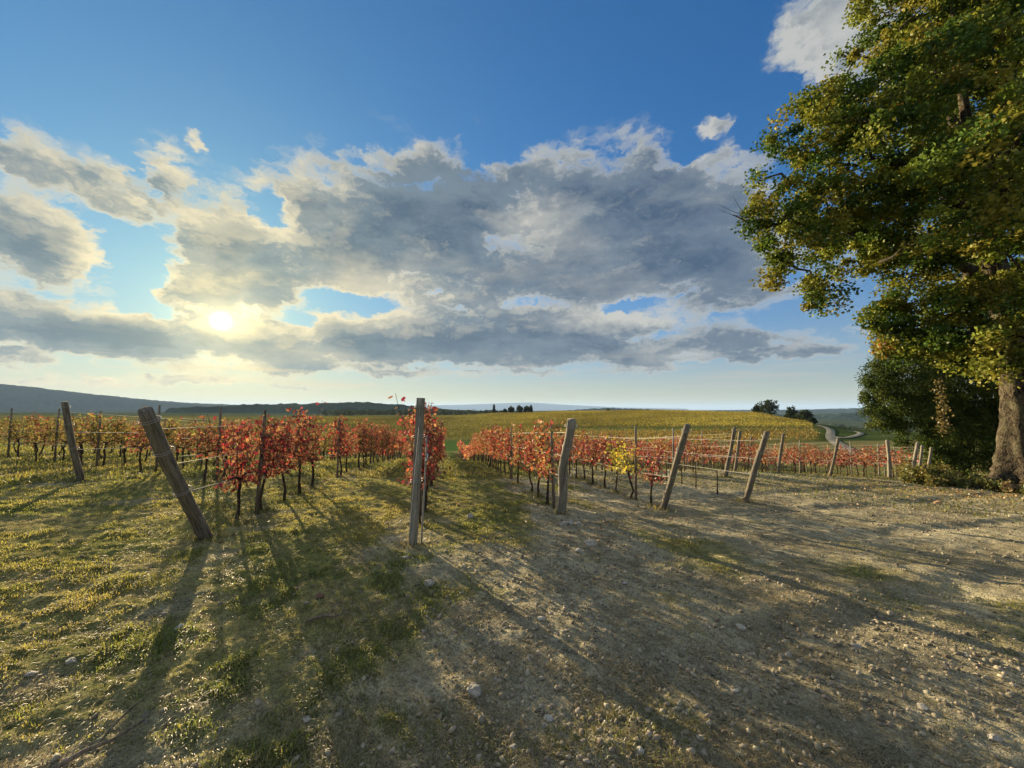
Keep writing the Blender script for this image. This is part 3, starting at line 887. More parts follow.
# ------------------------------------------------------------------ grapevine prototypes (row runs along local y)
def vine_proto(kind, seed, hi=1.5, full=1.0):
    rng = np.random.default_rng(seed)
    mb = MB()
    x0, y0 = rng.normal(0, .03, 2)
    pts = [(0, 0, -0.08)]
    kx, ky = rng.normal(0, .035, 2)
    for z in (0.08, 0.2, 0.34, 0.48, 0.6, 0.68):
        pts.append((kx * math.sin(z * 7 + seed) + x0 * z, ky * math.cos(z * 5 + seed) + y0 * z + .02 * rng.normal(), z))
    mb.tube(pts, [.036, .03, .024, .023, .022, .026, .032], 7, jit=.22)
    head = np.array(pts[-1])
    for sgn in (-1, 1):
        mb.tube([head, head + (0, .14 * sgn, .05), head + (rng.normal(0, .01), .30 * sgn, .06), head + (0, .42 * sgn, .045)], [.024, .017, .013, .008], 6, jit=.2)
    trunk = mb.mesh('vine_trunk', M_vine)
    mc = MB(); P_, S_ = [], []
    nsh = int(8 * full) + 2
    for k in range(nsh):
        y = -0.42 + 0.84 * (k + rng.uniform(.1, .9)) / nsh
        top = hi * rng.uniform(.82, 1.08) if rng.random() > .05 else hi * rng.uniform(1.08, 1.17)
        lean = rng.normal(0, .12); ly = rng.normal(0, .10)
        z0 = head[2] + .04
        n = 6
        sh = [np.array([head[0] + lean * t_ ** 1.3 + .02 * rng.normal(), y + ly * t_, z0 + (top - z0) * t_]) for t_ in np.linspace(0, 1, n)]
        mc.tube(sh, np.linspace(.006, .0025, n), 4, cap=False)
        m_leaf = int(rng.integers(20, 36) * full)
        for _ in range(m_leaf):
            t_ = (np.floor(rng.random() * 7) + rng.uniform(.1, .7)) / 7 * (1.0 if top < hi * 1.1 else .8)
            q = sh[0] + (sh[-1] - sh[0]) * t_
            P_.append((q[0] + rng.normal(0, .062), q[1] + rng.normal(0, .05), q[2] + rng.normal(0, .03)))
            S_.append(rng.uniform(.032, .085))
        if rng.random() < .6:      # hanging laterals under the wire
            for _ in range(int(7 * full)):
                P_.append((rng.normal(0, .13), y + rng.normal(0, .06), z0 - rng.random() * .12)); S_.append(rng.uniform(.045, .08))
    canes = mc.mesh('cane', M_vine)
    P_ = np.array(P_); S_ = np.array(S_)
    V, F, Cc = leaves(P_, S_, palette(kind, len(P_), rng), rng, 'lobed', 0.0, 0.8)
    fol = fast_mesh('vine_foliage', V, F, M_leaf, Cc)
    return trunk, canes, fol


PROTO = {}
for kd in ('red', 'orange', 'rust', 'yellow', 'olive'):
    for s_ in range(3):
        PROTO[(kd, s_, 'n')] = vine_proto(kd, 100 + s_ * 7 + len(kd) * 31, 1.42, 1.0)
        PROTO[(kd, s_, 't')] = vine_proto(kd, 400 + s_ * 7 + len(kd) * 31, 1.62, 1.35)

# rows: u across, first vine v, end v, weights of kinds, height class, description of the row
POSTS = {k[0]: k for k in PT}
ROWS = [
    (-17.1, 16.5, 'olive olive olive', 'n', 'far left row', None),
    (-14.7, 15.5, 'rust olive olive olive', 'n', 'row near the left edge', None),
    (-12.3, 14.2, 'olive olive olive olive', 'n', 'row second left of the dark slanting post', None),
    (-9.9, 12.6, 'rust olive olive olive', 'n', 'row left of the dark slanting post', None),
    (-7.48, 11.2, 'olive olive rust', 'n', 'row behind the dark slanting post', 'M'),
    (-5.2, 9.6, 'rust olive red', 'n', 'row left of the thick leaning post', None),
    (-2.92, 6.2, 'rust red rust', 't', 'row behind the thick leaning post', 'L'),
    (-0.36, 6.0, 'red orange red', 't', 'row behind the upright square post', 'P1'),
    (2.03, 7.5, 'red orange orange', 't', 'row behind the crooked grey post', 'P2'),
    (4.33, 7.75, 'red orange red', 'n', 'row beginning beside a yellow vine', 'P3'),
    (6.84, 14.5, 'red rust red', 'n', 'row with bare young stakes', 'P4'),
    (9.23, 13.3, 'red rust orange', 'n', 'row behind the left post of the close pair', 'P5'),
    (11.47, 15.3, 'red red orange', 'n', 'row behind the right post of the close pair', 'P6'),
    (13.4, 14.6, 'red orange rust', 'n', 'row behind the post right of the pair', 'P7'),
    (16.14, 14.9, 'red orange orange', 'n', 'row behind the lone dark post', 'P8'),
    (18.67, 14.6, 'red orange red', 'n', 'row behind the pale upright post', 'P9'),
    (21.4, 15.5, 'red orange rust', 'n', 'row behind the first of three pale posts', 'P10'),
    (24.08, 17.2, 'red orange rust', 'n', 'row behind the middle of three pale posts', 'P11'),
    (25.94, 18.0, 'red rust orange', 'n', 'row behind the last of three pale posts', 'P12'),
]
ORD = ['first', 'second', 'third', 'fourth', 'fifth', 'sixth', 'seventh', 'eighth', 'ninth', 'tenth', 'eleventh', 'twelfth', 'thirteenth', 'fourteenth',
       'fifteenth', 'sixteenth', 'seventeenth', 'eighteenth', 'nineteenth', 'twentieth']
ROWEND = 56.0
VSP = 0.79
cand = []
for ri, (u, v0, kinds, hc, desc, pk) in enumerate(ROWS):
    rr = random.Random(50 + ri)
    n = int((ROWEND - v0) / VSP)
    ks = kinds.split()
    for i in range(n):
        v = v0 + i * VSP + rr.uniform(-.05, .05)
        uu = u + rr.uniform(-.04, .04)
        x, y = RN * uu + RD * v
        kd = rr.choice(ks)
        if ri == 9 and i == 1: kd = 'yellow'
        if ri == 9 and i == 2: kd = 'yellow' if rr.random() < .3 else 'orange'
        if ri == 9 and i == 0: kd = 'red'
        gap = rr.random() < (.07 if ri > 6 else .16) and i > 2
        if gap: continue
        r = math.hypot(x, y)
        inside = y > 0 and abs(x / y) < 1.42
        cand.append(dict(row=ri, i=i, x=float(x), y=float(y), r=r, kind=kd, s=rr.randrange(3), hc=hc, inside=inside, rot=rr.choice((0, math.pi)) + rr.uniform(-.12, .12), sc=rr.uniform(.88, 1.1), prio=r * (1 if inside else 3)))
cand.sort(key=lambda c: c['prio'])
KNAME = {'red': 'red', 'orange': 'orange red', 'rust': 'rust brown', 'yellow': 'bright yellow', 'olive': 'yellow green'}
indiv = cand[:296]
rest = cand[296:]
rank = {}
for c in sorted(indiv, key=lambda c: (c['row'], c['i'])):
    rank[c['row']] = rank.get(c['row'], -1) + 1
    c['rk'] = rank[c['row']]
first_done = {}
for c in indiv:
    z = gz(c['x'], c['y'])
    e = empty('grapevine', (c['x'], c['y'], z), -R_(RAZ) + c['rot'])
    e.scale = (c['sc'],) * 3
    desc = ROWS[c['row']][4]
    if c['rk'] < 20:
        lab = f"{KNAME[c['kind']]} grapevine, {ORD[c['rk']]} in the {desc}"
    else:
        lab = f"distant {KNAME[c['kind']]} grapevine deep in the {desc}"
    tag(e, lab, 'grapevine', 'grapevines deep in the ' + desc if c['rk'] >= 20 else 'grapevines in rows')
    tr, cn, fo = PROTO[(c['kind'], c['s'], c['hc'])]
    link('trunk', tr, e)
    if c['r'] < 22: link('cane', cn, e)
    link('foliage', fo, e)
# the rest of the vines, past three hundred: one mass
VV, FF, CC, TV = [], [], [], MB()
nv = 0
rng = np.random.default_rng(5)
for c in rest:
    if not (c['y'] > 0 and abs(c['x'] / c['y']) < 2.2): continue
    z = gz(c['x'], c['y'])
    k = 44 if c['r'] < 40 else 26
    s_ = 1.0 if c['r'] < 40 else 1.35
    hh = 1.42 if c['hc'] == 'n' else 1.6
    L_ = np.stack([rng.normal(0, .12, k), rng.uniform(-.42, .42, k), .62 + (hh - .62) * rng.random(k) ** .9 * c['sc']], -1)
    pos = np.stack([c['x'] + RN[0] * L_[:, 0] + RD[0] * L_[:, 1], c['y'] + RN[1] * L_[:, 0] + RD[1] * L_[:, 1], z + L_[:, 2]], -1)
    V, F, Cc = leaves(pos, rng.uniform(.15, .24, k) * s_, palette(c['kind'], k, rng), rng, 'simple', 0, .5)
    VV.append(V); FF.append(F + nv); CC.append(Cc); nv += len(V)
    tp = np.array([c['x'], c['y'], z])
    TV.tube([tp, tp + (rng.normal(0, .03), rng.normal(0, .03), .35), tp + (rng.normal(0, .03), 0, .72)], [.028, .024, .03], 4, cap=False)
me = fast_mesh('vine_mass', np.concatenate(VV), np.concatenate(FF), M_leaf, np.concatenate(CC))
o = link('distant_grapevines', me)
tag(o, 'mass of small autumn vines at the far ends of the rows', 'grapevines', kind='stuff')
o2 = link('trunk', TV.mesh('vine_mass_trunks', M_vine), o)
o2['kind'] = 'stuff'


# ------------------------------------------------------------------ end posts
PLAB = {
    'L': ('thick round wooden post slanting left, leaning over the grass at left', M_post, 8),
    'P1': ('upright square grey post with pipe, in front of a red vine', M_postgrey, 4),
    'P2': ('crooked grey wooden post with dark sawn top beside a red row', M_postgrey, 9),
    'P3': ('brown wooden post leaning right beside the bright yellow vine', M_post, 9),
    'P4': ('straight wooden post leaning right above bare soil, with bare young stakes behind', M_post, 9),
    'P5': ('left one of a close pair of slanted dark posts', M_post, 8),
    'P6': ('right one of a close pair of slanted dark posts', M_post, 8),
    'P7': ('slanted dark post just right of the close pair', M_post, 8),
    'P8': ('lone slanted dark post below the winding gravel road', M_post, 8),
    'P9': ('pale upright wooden post standing left of three clustered pale posts', M_postgrey, 8),
    'P10': ('pale leaning post, leftmost of three clustered beside the dark bush', M_postgrey, 8),
    'P11': ('pale leaning post, middle one of three clustered beside the dark bush', M_postgrey, 8),
    'P12': ('pale leaning post, rightmost of three clustered beside the dark bush', M_postgrey, 8),
    'M': ('dark slanting post rising above yellow green vines at far left', M_post, 8),
}
for key, base, top, rad, pu, pv in PT:
    b0 = np.array(base); b0[2] = gz(b0[0], b0[1]); t0 = np.array(top)
    lab, mt, seg = PLAB[key]
    dv = t0 - b0
    e = empty('vineyard_post', tuple(b0))
    Ld = float(np.linalg.norm(dv))
    e.rotation_euler = Vector(dv).to_track_quat('Z', 'Y').to_euler()
    dv = np.array([0, 0, Ld])
    tag(e, lab, 'post', 'end posts of the vine rows')
    sq = key == 'P1'
    n = 22
    pts, rr_ = [], []
    ph = RNG.uniform(0, 6)
    for k in range(n):
        t_ = -0.12 + 1.12 * k / (n - 1)
        q = dv * t_
        if key == 'P2':
            q = q + np.array([0.035 * math.sin(t_ * 3.3 + 2.6) + .018 * math.sin(t_ * 9), 0.0, 0])
        elif not sq:
            q = q + np.array([0.010 * math.sin(t_ * 5 + ph), 0.010 * math.cos(t_ * 4 + ph), 0])
        pts.append(q)
        rr_.append(rad * .86 * ((1.12 - .16 * t_) + .05 * math.sin(9 * t_ + ph)) if not sq else rad * 1.05)
    mb = MB()
    if sq:
        mb.tube(pts, rr_, 4, jit=.02, square=True)
    else:
        mb.tube(pts, rr_, 14, jit=.055)
    link('post_shaft', mb.mesh('post_shaft', mt, smooth=not sq), e)
    e['height_m'] = round(Ld, 2)
    # a wire wrapped round near the top and at the cordon height
    for fr in (0.42, 0.72, 0.93):
        mw = MB()
        c0 = dv * fr
        ring = [c0 + np.array([math.cos(q) * rad * 1.22, math.sin(q) * rad * 1.22, .004 * q]) for q in np.linspace(0, 4 * math.pi, 26)]
        mw.tube(ring, .0035, 4)
        link('wire_wrap', mw.mesh('wire_wrap', M_wire), e)
    if key == 'P1':
        mp = MB()
        mp.tube([(.055, -.09, -.02), (.06, -.088, .3), (.05, -.092, .7), (.066, -.088, 1.05), (.07, -.08, 1.32)], .011, 8)
        link('irrigation_pipe', mp.mesh('irrigation_pipe', M_pipe), e)
        mk = MB()
        mk.tube([(-.03, -.10, 1.02), (.07, -.10, 1.03)], .014, 6); mk.tube([(.05, -.10, .99), (.045, -.11, 1.1)], .010, 6)
        link('wire_clamp', mk.mesh('wire_clamp', M_clamp), e)

# ------------------------------------------------------------------ thin stakes in the rows
srng = random.Random(3)
for ri, (u, v0, kinds, hc, desc, pk) in enumerate(ROWS):
    step = 4.75
    spots_ = [v0 + .55 + step * k for k in range(0, 4)]
    if ri == 10: spots_ = [10.8, 15.2, 20.0]
    if ri == 8: spots_ = [7.15, 11.9, 16.6, 21.4]
    k_ = 0
    for v in spots_:
        x, y = RN * (u + srng.uniform(-.03, .03)) + RD * v
        if not (y > 0 and abs(x / y) < 1.36): continue
        z = gz(x, y)
        e = empty('vine_stake', (float(x), float(y), z))
        H = srng.uniform(1.55, 1.8)
        dark = ri < 10 or srng.random() < .35
        mb = MB()
        lx, ly = srng.uniform(-.05, .05), srng.uniform(-.05, .05)
        mb.tube([(0, 0, -.1), (lx * .5, ly * .5, H * .5), (lx, ly, H)], [.03, .028, .024], 7, jit=.06)
        link('stake_shaft', mb.mesh('stake_shaft', M_stake if dark else M_postgrey), e)
        ml = MB(); ml.tube([(lx * .9 - .03, ly, H * .93), (lx * .9 + .035, ly, H * .93)], .006, 5)
        link('wire_hook', ml.mesh('wire_hook', M_wire), e)
        tag(e, f"{'dark' if dark else 'pale'} thin stake, {ORD[k_]} along the {desc}", 'stake', 'thin stakes holding the wires')
        k_ += 1
# young stakes without vines in the bare row
for i, v in enumerate((8.9, 9.75, 10.4, 11.2, 12.1, 13.0)):
    x, y = RN * 6.84 + RD * v
    z = gz(x, y)
    mb = MB(); H = srng.uniform(.55, .8)
    mb.tube([(0, 0, -.05), (.01, 0, H * .5), (srng.uniform(-.03, .03), 0, H)], [.017, .015, .012], 6, jit=.12)
    o = link('young_vine', mb.mesh('young_vine', M_vine), None, (float(x), float(y), z))
    tag(o, f"bare leafless young vine stick, {ORD[i]} behind the straight leaning post", 'young vine', 'bare young vines in the empty row')

# ------------------------------------------------------------------ wires
for ri, (u, v0, kinds, hc, desc, pk) in enumerate(ROWS):
    e = None
    if pk:
        k = POSTS[pk]; b0 = np.array(k[1]); t0 = np.array(k[2])
    else:
        q = RN * u + RD * (v0 - .8); b0 = np.array([q[0], q[1], gz(*q)]); t0 = b0 + np.array([0, 0, 1.6])
    vs0 = float(b0[:2] @ RD)
    e = empty('trellis_wires', tuple(b0))
    tag(e, f"thin trellis wires strung along the {desc}", 'wire', 'trellis wires of the vine rows')
    for hgt, rad, mt, nm in ((0.66, .0065, M_pipe, 'drip_line'), (1.02, .003, M_wire, 'wire'), (1.42, .003, M_wire, 'wire')):
        fr = hgt / 1.62
        start = b0 + (t0 - b0) * fr - b0
        pts = [start]
        end = 34 if ri > 4 else 26
        for v in np.arange(max(v0 + .5, vs0 + 1.2), end, 2.4):
            x, y = RN * u + RD * v
            sag = -.012 * (1 + math.sin(v * 2.1 + ri))
            pts.append(np.array([x, y, gz(x, y) + hgt + sag]) - b0)
        mb = MB(); mb.tube(pts, rad, 4, cap=False)
        link(nm, mb.mesh(nm, mt), e)
    if pk in ('L', 'P2', 'P3', 'P4', 'P1'):
        # anchor wire from the post top down to the ground in front of it
        fwd = b0[:2] - RD * 0.9
        a0 = np.array([fwd[0], fwd[1], gz(*fwd)]) - b0
        mb = MB(); mb.tube([(t0 - b0) * .93, a0 * 0.5 + (t0 - b0) * .465, a0], .002, 4, cap=False)
        link('anchor_wire', mb.mesh('anchor_wire', M_wire), e)


# ------------------------------------------------------------------ hillside vineyard beyond (rows nobody could count)
def hillside():
    rng = np.random.default_rng(9)
    P_, S_, K_ = [], [], []
    # rows cross the slope
    ang = R_(84)
    rd = np.array([math.sin(ang), math.cos(ang)]); rn = np.array([-rd[1], rd[0]])
    s = np.arange(-160, 260, .62)
    for qi, q in enumerate(np.arange(60, 330, 2.6)):
        if qi % 11 == 5: continue
        x = rd[0] * s + rn[0] * q; y = rd[1] * s + rn[1] * q
        x = x + rng.uniform(-.3, .3, len(s)); y = y + rng.uniform(-.12, .12, len(s))
        r = np.hypot(x, y); a = np.degrees(np.arctan2(x, y)); v = RD[0] * x + RD[1] * y
        ok = (v > 60) & (a > -27) & (a < 38.4 - .012 * np.clip(r - 100, 0, 200)) & (r < 292) & (r > 62)
        ok &= ~((r > 56) & (r < 96) & (a > -22) & (a < -4))
        ok &= ~((r > 119) & (r < 136) & (a > 4.5))
        ok &= rng.random(len(s)) < .93
        x, y, r, a = x[ok], y[ok], r[ok], a[ok]
        if not len(x): continue
        z = ground_z(x, y, False)
        for _ in range(9):
            P_.append(np.stack([x + rng.normal(0, .3, len(x)), y + rng.normal(0, .16, len(x)), z + rng.uniform(.35, 1.35, len(x))], -1))
            S_.append(rng.uniform(.2, .36, len(x)))
            wy = sstep(a, -12, 10) + rng.normal(0, .18, len(x)); t = np.clip(wy, 0, 1)[:, None]
            c = np.array([.10, .105, .032]) * (1 - t) + np.array([.235, .205, .035]) * t
            nearp = ((r < 119) & (a > -3))[:, None]
            c = np.where(nearp, np.array([.24, .185, .05]), c)
            patch = fbm(x, y, .03, 3, 81)[:, None]
            c = c * (1 + 1.3 * patch) * (1 + .35 * fbm(x, y, .15, 2, 82)[:, None]) * rng.uniform(.65, 1.25, (len(x), 1))
            K_.append(c)
    pos = np.concatenate(P_); V, F, Cc = leaves(pos, np.concatenate(S_), np.clip(np.concatenate(K_), .01, 1), rng, 'simple', 0, .3)
    o = link('hillside_grapevines', fast_mesh('hillside_grapevines', V, F, M_leaf, Cc))
    tag(o, 'golden vineyard rows covering the gentle hill beyond', 'vineyard', kind='stuff')


hillside()


# ------------------------------------------------------------------ trees
def crown_points(balls, n, rng, shell=0.55):
    B = np.array([[*b[:3], b[3]] for b in balls]); wgt = B[:, 3] ** 1.9; wgt /= wgt.sum()
    idx = rng.choice(len(B), n, p=wgt)
    d = rng.normal(size=(n, 3)); d /= np.linalg.norm(d, axis=1)[:, None]
    rr = rng.random(n) ** (1 / 3) * (1 - shell) + shell * rng.uniform(.82, 1.0, n)
    return B[idx, :3] + d * (rr * B[idx, 3])[:, None]


def grow(mb, nodes, radii, targets, rng, r_end=.012, seg=5):
    """connects every target to the nearest existing node with a bent branch; returns nothing"""
    nodes = [np.array(q) for q in nodes]
    N = np.array(nodes)
    order = np.argsort(((targets[:, None] - N[None]) ** 2).sum(-1).min(1))
    for ti in order:
        t = targets[ti]
        d2 = ((N - t) ** 2).sum(1)
        # prefer nodes nearer the trunk axis, so branches sweep outwards
        k = int(np.argmin(d2))
        a = N[k]; L = math.sqrt(d2[k])
        if L < .25: continue
        m1 = a * .66 + t * .34 + rng.normal(0, .09 * L, 3); m2 = a * .33 + t * .67 + rng.normal(0, .07 * L, 3) + (0, 0, .04 * L)
        r0 = min(.02 + .022 * L, .09)
        mb.tube([a, m1, m2, t], [r0, r0 * .75, r0 * .5, r_end], seg, cap=False)
        N = np.vstack([N, m1, m2, t])


def spline(ctrl, n):
    Pq = np.array(ctrl, float); m = len(Pq) - 1
    out = []
    for t in np.linspace(0, m, n):
        i = min(int(t), m - 1); f_ = t - i
        p0, p1, p2, p3 = Pq[max(i - 1, 0)], Pq[i], Pq[i + 1], Pq[min(i + 2, m)]
        out.append(.5 * ((2 * p1) + (-p0 + p2) * f_ + (2 * p0 - 5 * p1 + 4 * p2 - p3) * f_ ** 2 + (-p0 + 3 * p1 - 3 * p2 + p3) * f_ ** 3))
    return np.array(out)


def oak():
    rng = np.random.default_rng(21)
    base = np.array(OAKB); base[2] = gz(base[0], base[1])
    e = empty('oak_tree', tuple(base))
    tag(e, 'huge oak with golden green leaves and thick gnarled trunk at right edge', 'tree')
    mb = MB()
    # trunk with root flare
    ctrl = [base + (.0, 0, -.3), base + (.0, 0, .35), base + (0, 0, 1.1)] + [np.array(q) for q in LIMBS[0]]
    sp = spline(ctrl, 60)
    tt = np.linspace(0, 1, 60)
    hh_ = np.clip(sp[:, 2] - base[2], 0, None)
    rad = .07 + .50 * np.clip(1 - hh_ / 17, 0, 1) ** 1.6 + .50 * np.exp(-hh_ / .42)
    seg = 40
    th = np.linspace(0, 2 * math.pi, seg, endpoint=False)
    n = len(sp)
    tan = np.gradient(sp, axis=0); tan /= np.linalg.norm(tan, axis=1)[:, None]
    A = np.cross(tan, [0, 1, 0]); A /= np.linalg.norm(A, axis=1)[:, None]; B = np.cross(tan, A)
    flare = np.exp(-hh_ / .5)
    lob = 1 + flare[:, None] * .42 * np.cos(5 * th + 1.1)[None] * (1 + .4 * np.cos(3 * th)[None]) + .06 * np.cos(7 * th + 9 * tt[:, None]) + .04 * rng.normal(size=(n, seg))
    V = sp[:, None] + A[:, None] * (np.cos(th) * rad[:, None] * lob)[..., None] + B[:, None] * (np.sin(th) * rad[:, None] * lob)[..., None]
    mb.v.append(V.reshape(-1, 3) - base); mb.n += n * seg
    i = np.arange(n - 1)[:, None] * seg; j = np.arange(seg)[None]; j2 = (j + 1) % seg
    mb.f4.append(np.stack([i + j, i + j2, i + seg + j2, i + seg + j], -1).reshape(-1, 4))
    link('trunk', mb.mesh('oak_trunk', M_bark), e)
    ml = MB()
    nodes = list(sp[14:])
    lr = [None, .19, .2, .22, .22, .15, .1, .1, .16]
    for L_, r0 in zip(LIMBS[1:], lr[1:]):
        q = spline(L_, 22)
        q[1:-1] += rng.normal(0, .05, (20, 3))
        ml.tube(q - base, np.linspace(r0, .012, 22), 9, jit=.08)
        nodes += list(q)
    tg = crown_points(OT, 3500, rng, .38)
    keep = tg[:, 2] > -1.0
    tg = tg[keep]
    sub = tg[::3]
    grow(ml, [q for q in nodes], None, sub, rng)
    ml.v = [v_ if k_ < 8 * 3 else v_ for k_, v_ in enumerate(ml.v)]
    # grow() works in world space: shift those tubes
    nl = 0
    vs_ = np.concatenate(ml.v)
    first = sum(22 * 9 + 2 for _ in LIMBS[1:])
    vs_[first:] -= base
    ml.v = [vs_]
    link('branches', ml.mesh('oak_branches', M_bark2), e)
    for (tx_, ty_, tz_) in ((733, 215, 0), (845, 66, .4)):
        q0 = np.array([(tx_ - 512) / 385 * (OAKB[1] + tz_), OAKB[1] + tz_, (409 - ty_) / 385 * (OAKB[1] + tz_)])
        tw = MB()
        for k_ in range(6):
            dr = rng.normal(size=3); dr[0] -= .9; dr /= np.linalg.norm(dr)
            a_ = q0 + (.75, 0, .1)
            tw.tube([a_ - base, a_ + dr * .45 + rng.normal(0, .05, 3) - base, a_ + dr * .95 + rng.normal(0, .09, 3) - base], [.012, .008, .004], 4, cap=False)
        link('twig', tw.mesh('twig', M_bark2), e)
    # leaves in clumps
    K = 135
    N = len(tg)
    cr = rng.uniform(.2, .56, N)
    d = rng.normal(size=(N, K, 3)); d /= np.linalg.norm(d, axis=2)[..., None]
    rr = rng.random((N, K, 1)) ** .55
    pos = (tg[:, None] + d * rr * cr[:, None, None] * np.array([1, 1, .72])).reshape(-1, 3)
    # hanging tassel of autumn leaves
    pals = np.array([(.10, .150, .022), (.145, .18, .025), (.06, .11, .017), (.18, .20, .03), (.05, .095, .016), (.195, .19, .032)])
    clump = rng.integers(0, len(pals), N)
    ccol = pals[clump][:, None] * rng.uniform(.75, 1.2, (N, 1, 1))
    orange = rng.random(N) < .0025
    ccol[orange] = np.array([.34, .15, .045])
    lc = (ccol * rng.uniform(.75, 1.25, (N, K, 1))).reshape(-1, 3)
    V, F, Cc = leaves(pos, rng.uniform(.07, .13, len(pos)), lc, rng, 'simple', .15, .15)
    V = V - base
    link('crown', fast_mesh('oak_crown', V, F, M_oak, Cc), e)
    # hanging spray of pale dry leaves on a thin twig
    tw = MB(); q0 = np.array(OT[27][:3]) if False else None
    return e


oak()


def small_hang():
    rng = np.random.default_rng(4)
    # the thin hanging spray in front of the dark bush is part of the oak
    oak_e = [o for o in C.objects if o.name == 'oak_tree'][0]
    b = np.array(oak_e.location)
    D_ = OAKB[1] - 1.0
    top = np.array([(940 - 512) / 385 * D_, D_, 0.9]); bot = top + (0.05, 0, -1.55)
    mb = MB(); mb.tube([top - b, (top + bot) / 2 + (.06, 0, 0) - b, bot - b], .012, 5)
    pos = top + (bot - top) * rng.random((260, 1)) ** .8 + rng.normal(0, .075, (260, 3))
    V, F, Cc = leaves(pos, rng.uniform(.05, .09, 260), np.array([.15, .12, .045]) * rng.uniform(.6, 1.3, (260, 1)), rng, 'simple', 0, .5)
    sp_ = link('hanging_leaves', fast_mesh('hanging_leaves', V - b, F, M_oak, Cc), oak_e)
    link('twig', mb.mesh('twig', M_bark2), sp_)


small_hang()


def leafy_bush(name, label, cat, balls, nclump, K, size, pals, mat, seed, trunk_to=None, cr=(.25, .45), group=None):
    rng = np.random.default_rng(seed)
    B = np.array(balls, float)
    cx, cy = (B[:, 0] * B[:, 3]).sum() / B[:, 3].sum(), (B[:, 1] * B[:, 3]).sum() / B[:, 3].sum()
    base = np.array([cx, cy, gz(cx, cy)])
    e = empty(name, tuple(base))
    tag(e, label, cat, group)
    tg = crown_points(balls, nclump, rng, .4)
    gzz = ground_z(tg[:, 0], tg[:, 1], False)
    tg = tg[tg[:, 2] > gzz + .05]
    mb = MB()
    H = (B[:, 2] + B[:, 3]).max() - base[2]
    stem = spline([base - (0, 0, .1), base + (.05 * H, 0, H * .3), base + (-.03 * H, .02 * H, H * .6), base + (0, 0, H * .85)], 14)
    mb.tube(stem - base, np.linspace(max(.05, H * .035), .02, 14), 8, jit=.1)
    m2 = MB()
    grow(m2, list(stem[3:]), None, tg[::3], rng, r_end=.008, seg=4)
    if m2.v:
        m2.v = [np.concatenate(m2.v) - base]
        mb.v.append(m2.v[0]); mb.f4 += [f_ + mb.n for f_ in m2.f4]; mb.n += len(m2.v[0])
    link('trunk', mb.mesh('trunk', M_bark2), e)
    N = len(tg)
    c = rng.uniform(cr[0], cr[1], N)
    d = rng.normal(size=(N, K, 3)); d /= np.linalg.norm(d, axis=2)[..., None]
    pos = (tg[:, None] + d * rng.random((N, K, 1)) ** .5 * c[:, None, None]).reshape(-1, 3)
    pals = np.array(pals)
    lc = (pals[rng.integers(0, len(pals), N)][:, None] * rng.uniform(.7, 1.3, (N, K, 1))).reshape(-1, 3)
    V, F, Cc = leaves(pos, rng.uniform(size[0], size[1], len(pos)), lc, rng, 'simple', .1, .1)
    link('crown', fast_mesh('crown', V - base, F, mat, Cc), e)
    return e


leafy_bush('evergreen_bush', 'big dark evergreen bush behind the oak trunk', 'bush', BT, 2000, 120, (.06, .11),
           [(.045, .072, .016), (.06, .09, .02), (.032, .054, .012), (.09, .115, .025)], M_bush, 31)
# scrub at the oak's foot
bx, by = OAKB[0], OAKB[1]
for i, (ox, oy, hh, lab, pal) in enumerate((
        (-1.1, .3, .26, 'low yellow green weed clump left of the oak trunk beside pale posts', [(.16, .17, .05), (.22, .20, .06)]),
        (-.7, -.6, .24, 'low brown brush pile against the roots of the oak', [(.20, .15, .08), (.14, .12, .05), (.11, .13, .04)]),
        (-1.6, 1.1, .28, 'low olive weed clump right of the clustered pale posts', [(.13, .14, .04), (.20, .17, .06)]),
        (.4, -1.0, .26, 'dark tangled brush in front of the oak trunk', [(.11, .10, .05), (.15, .12, .07)]),
        (-1.5, 1.6, .6, 'taller leafy scrub between the dark bush and the oak trunk', [(.12, .13, .035), (.18, .16, .05)]))):
    x, y = bx + ox, by + oy; z = gz(x, y)
    rg = random.Random(i)
    balls = [(x + rg.uniform(-.5, .5), y + rg.uniform(-.4, .4), z + hh * .45 * rg.uniform(.6, 1.3), hh * rg.uniform(.5, .9)) for _ in range(7)]
    leafy_bush('scrub', lab, 'scrub', balls, 90, 34, (.05, .11), pal, M_oak, 60 + i, cr=(.1, .2), group='scrub round the oak')


# far trees
TL = ['lone dark cypress on the skyline left of a tree clump', 'round dark tree, left of the middle in the skyline clump', 'round dark tree in the middle of the skyline clump',
      'round dark tree, right of the middle in the skyline clump', 'narrow pointed tree at right end of the skyline clump', 'small low tree at left end of the skyline clump',
      'largest round tree on the golden hill edge', 'small tree left of the largest hill edge tree', 'broad tree right of the gap on the hill edge', 'round tree nearest the gravel road on the hill edge',
      'low bush where the golden hill meets the gravel road', 'small tree between two rounder trees on hill edge', 'tiny shrub on the crest of the golden hill']
for i, ((kind, x, y, h_, w_), lab) in enumerate(zip(TT, TL)):
    z = gz(x, y)
    rg = random.Random(90 + i)
    if kind == 'cypress':
        balls = [(x, y, z + h_ * t, w_ * .5 * (1.05 - .75 * t)) for t in (.2, .32, .45, .58, .7, .82)] + [(x, y, z + h_ * .93, w_ * .12)]
    else:
        balls = [(x + rg.uniform(-.26, .26) * w_, y + rg.uniform(-.3, .3) * w_, z + h_ * rg.uniform(.35, .68), w_ * rg.uniform(.2, .3)) for _ in range(8)] + [(x, y, z + h_ * .72, w_ * .28)]
    leafy_bush('cypress_tree' if kind == 'cypress' else 'round_tree', lab, 'tree', balls, 170, 16, (.35, .7), [(.035, .05, .018), (.05, .07, .022), (.028, .04, .015)], M_bush, 120 + i,
               cr=(.3 * w_ / 6, .6 * w_ / 6))


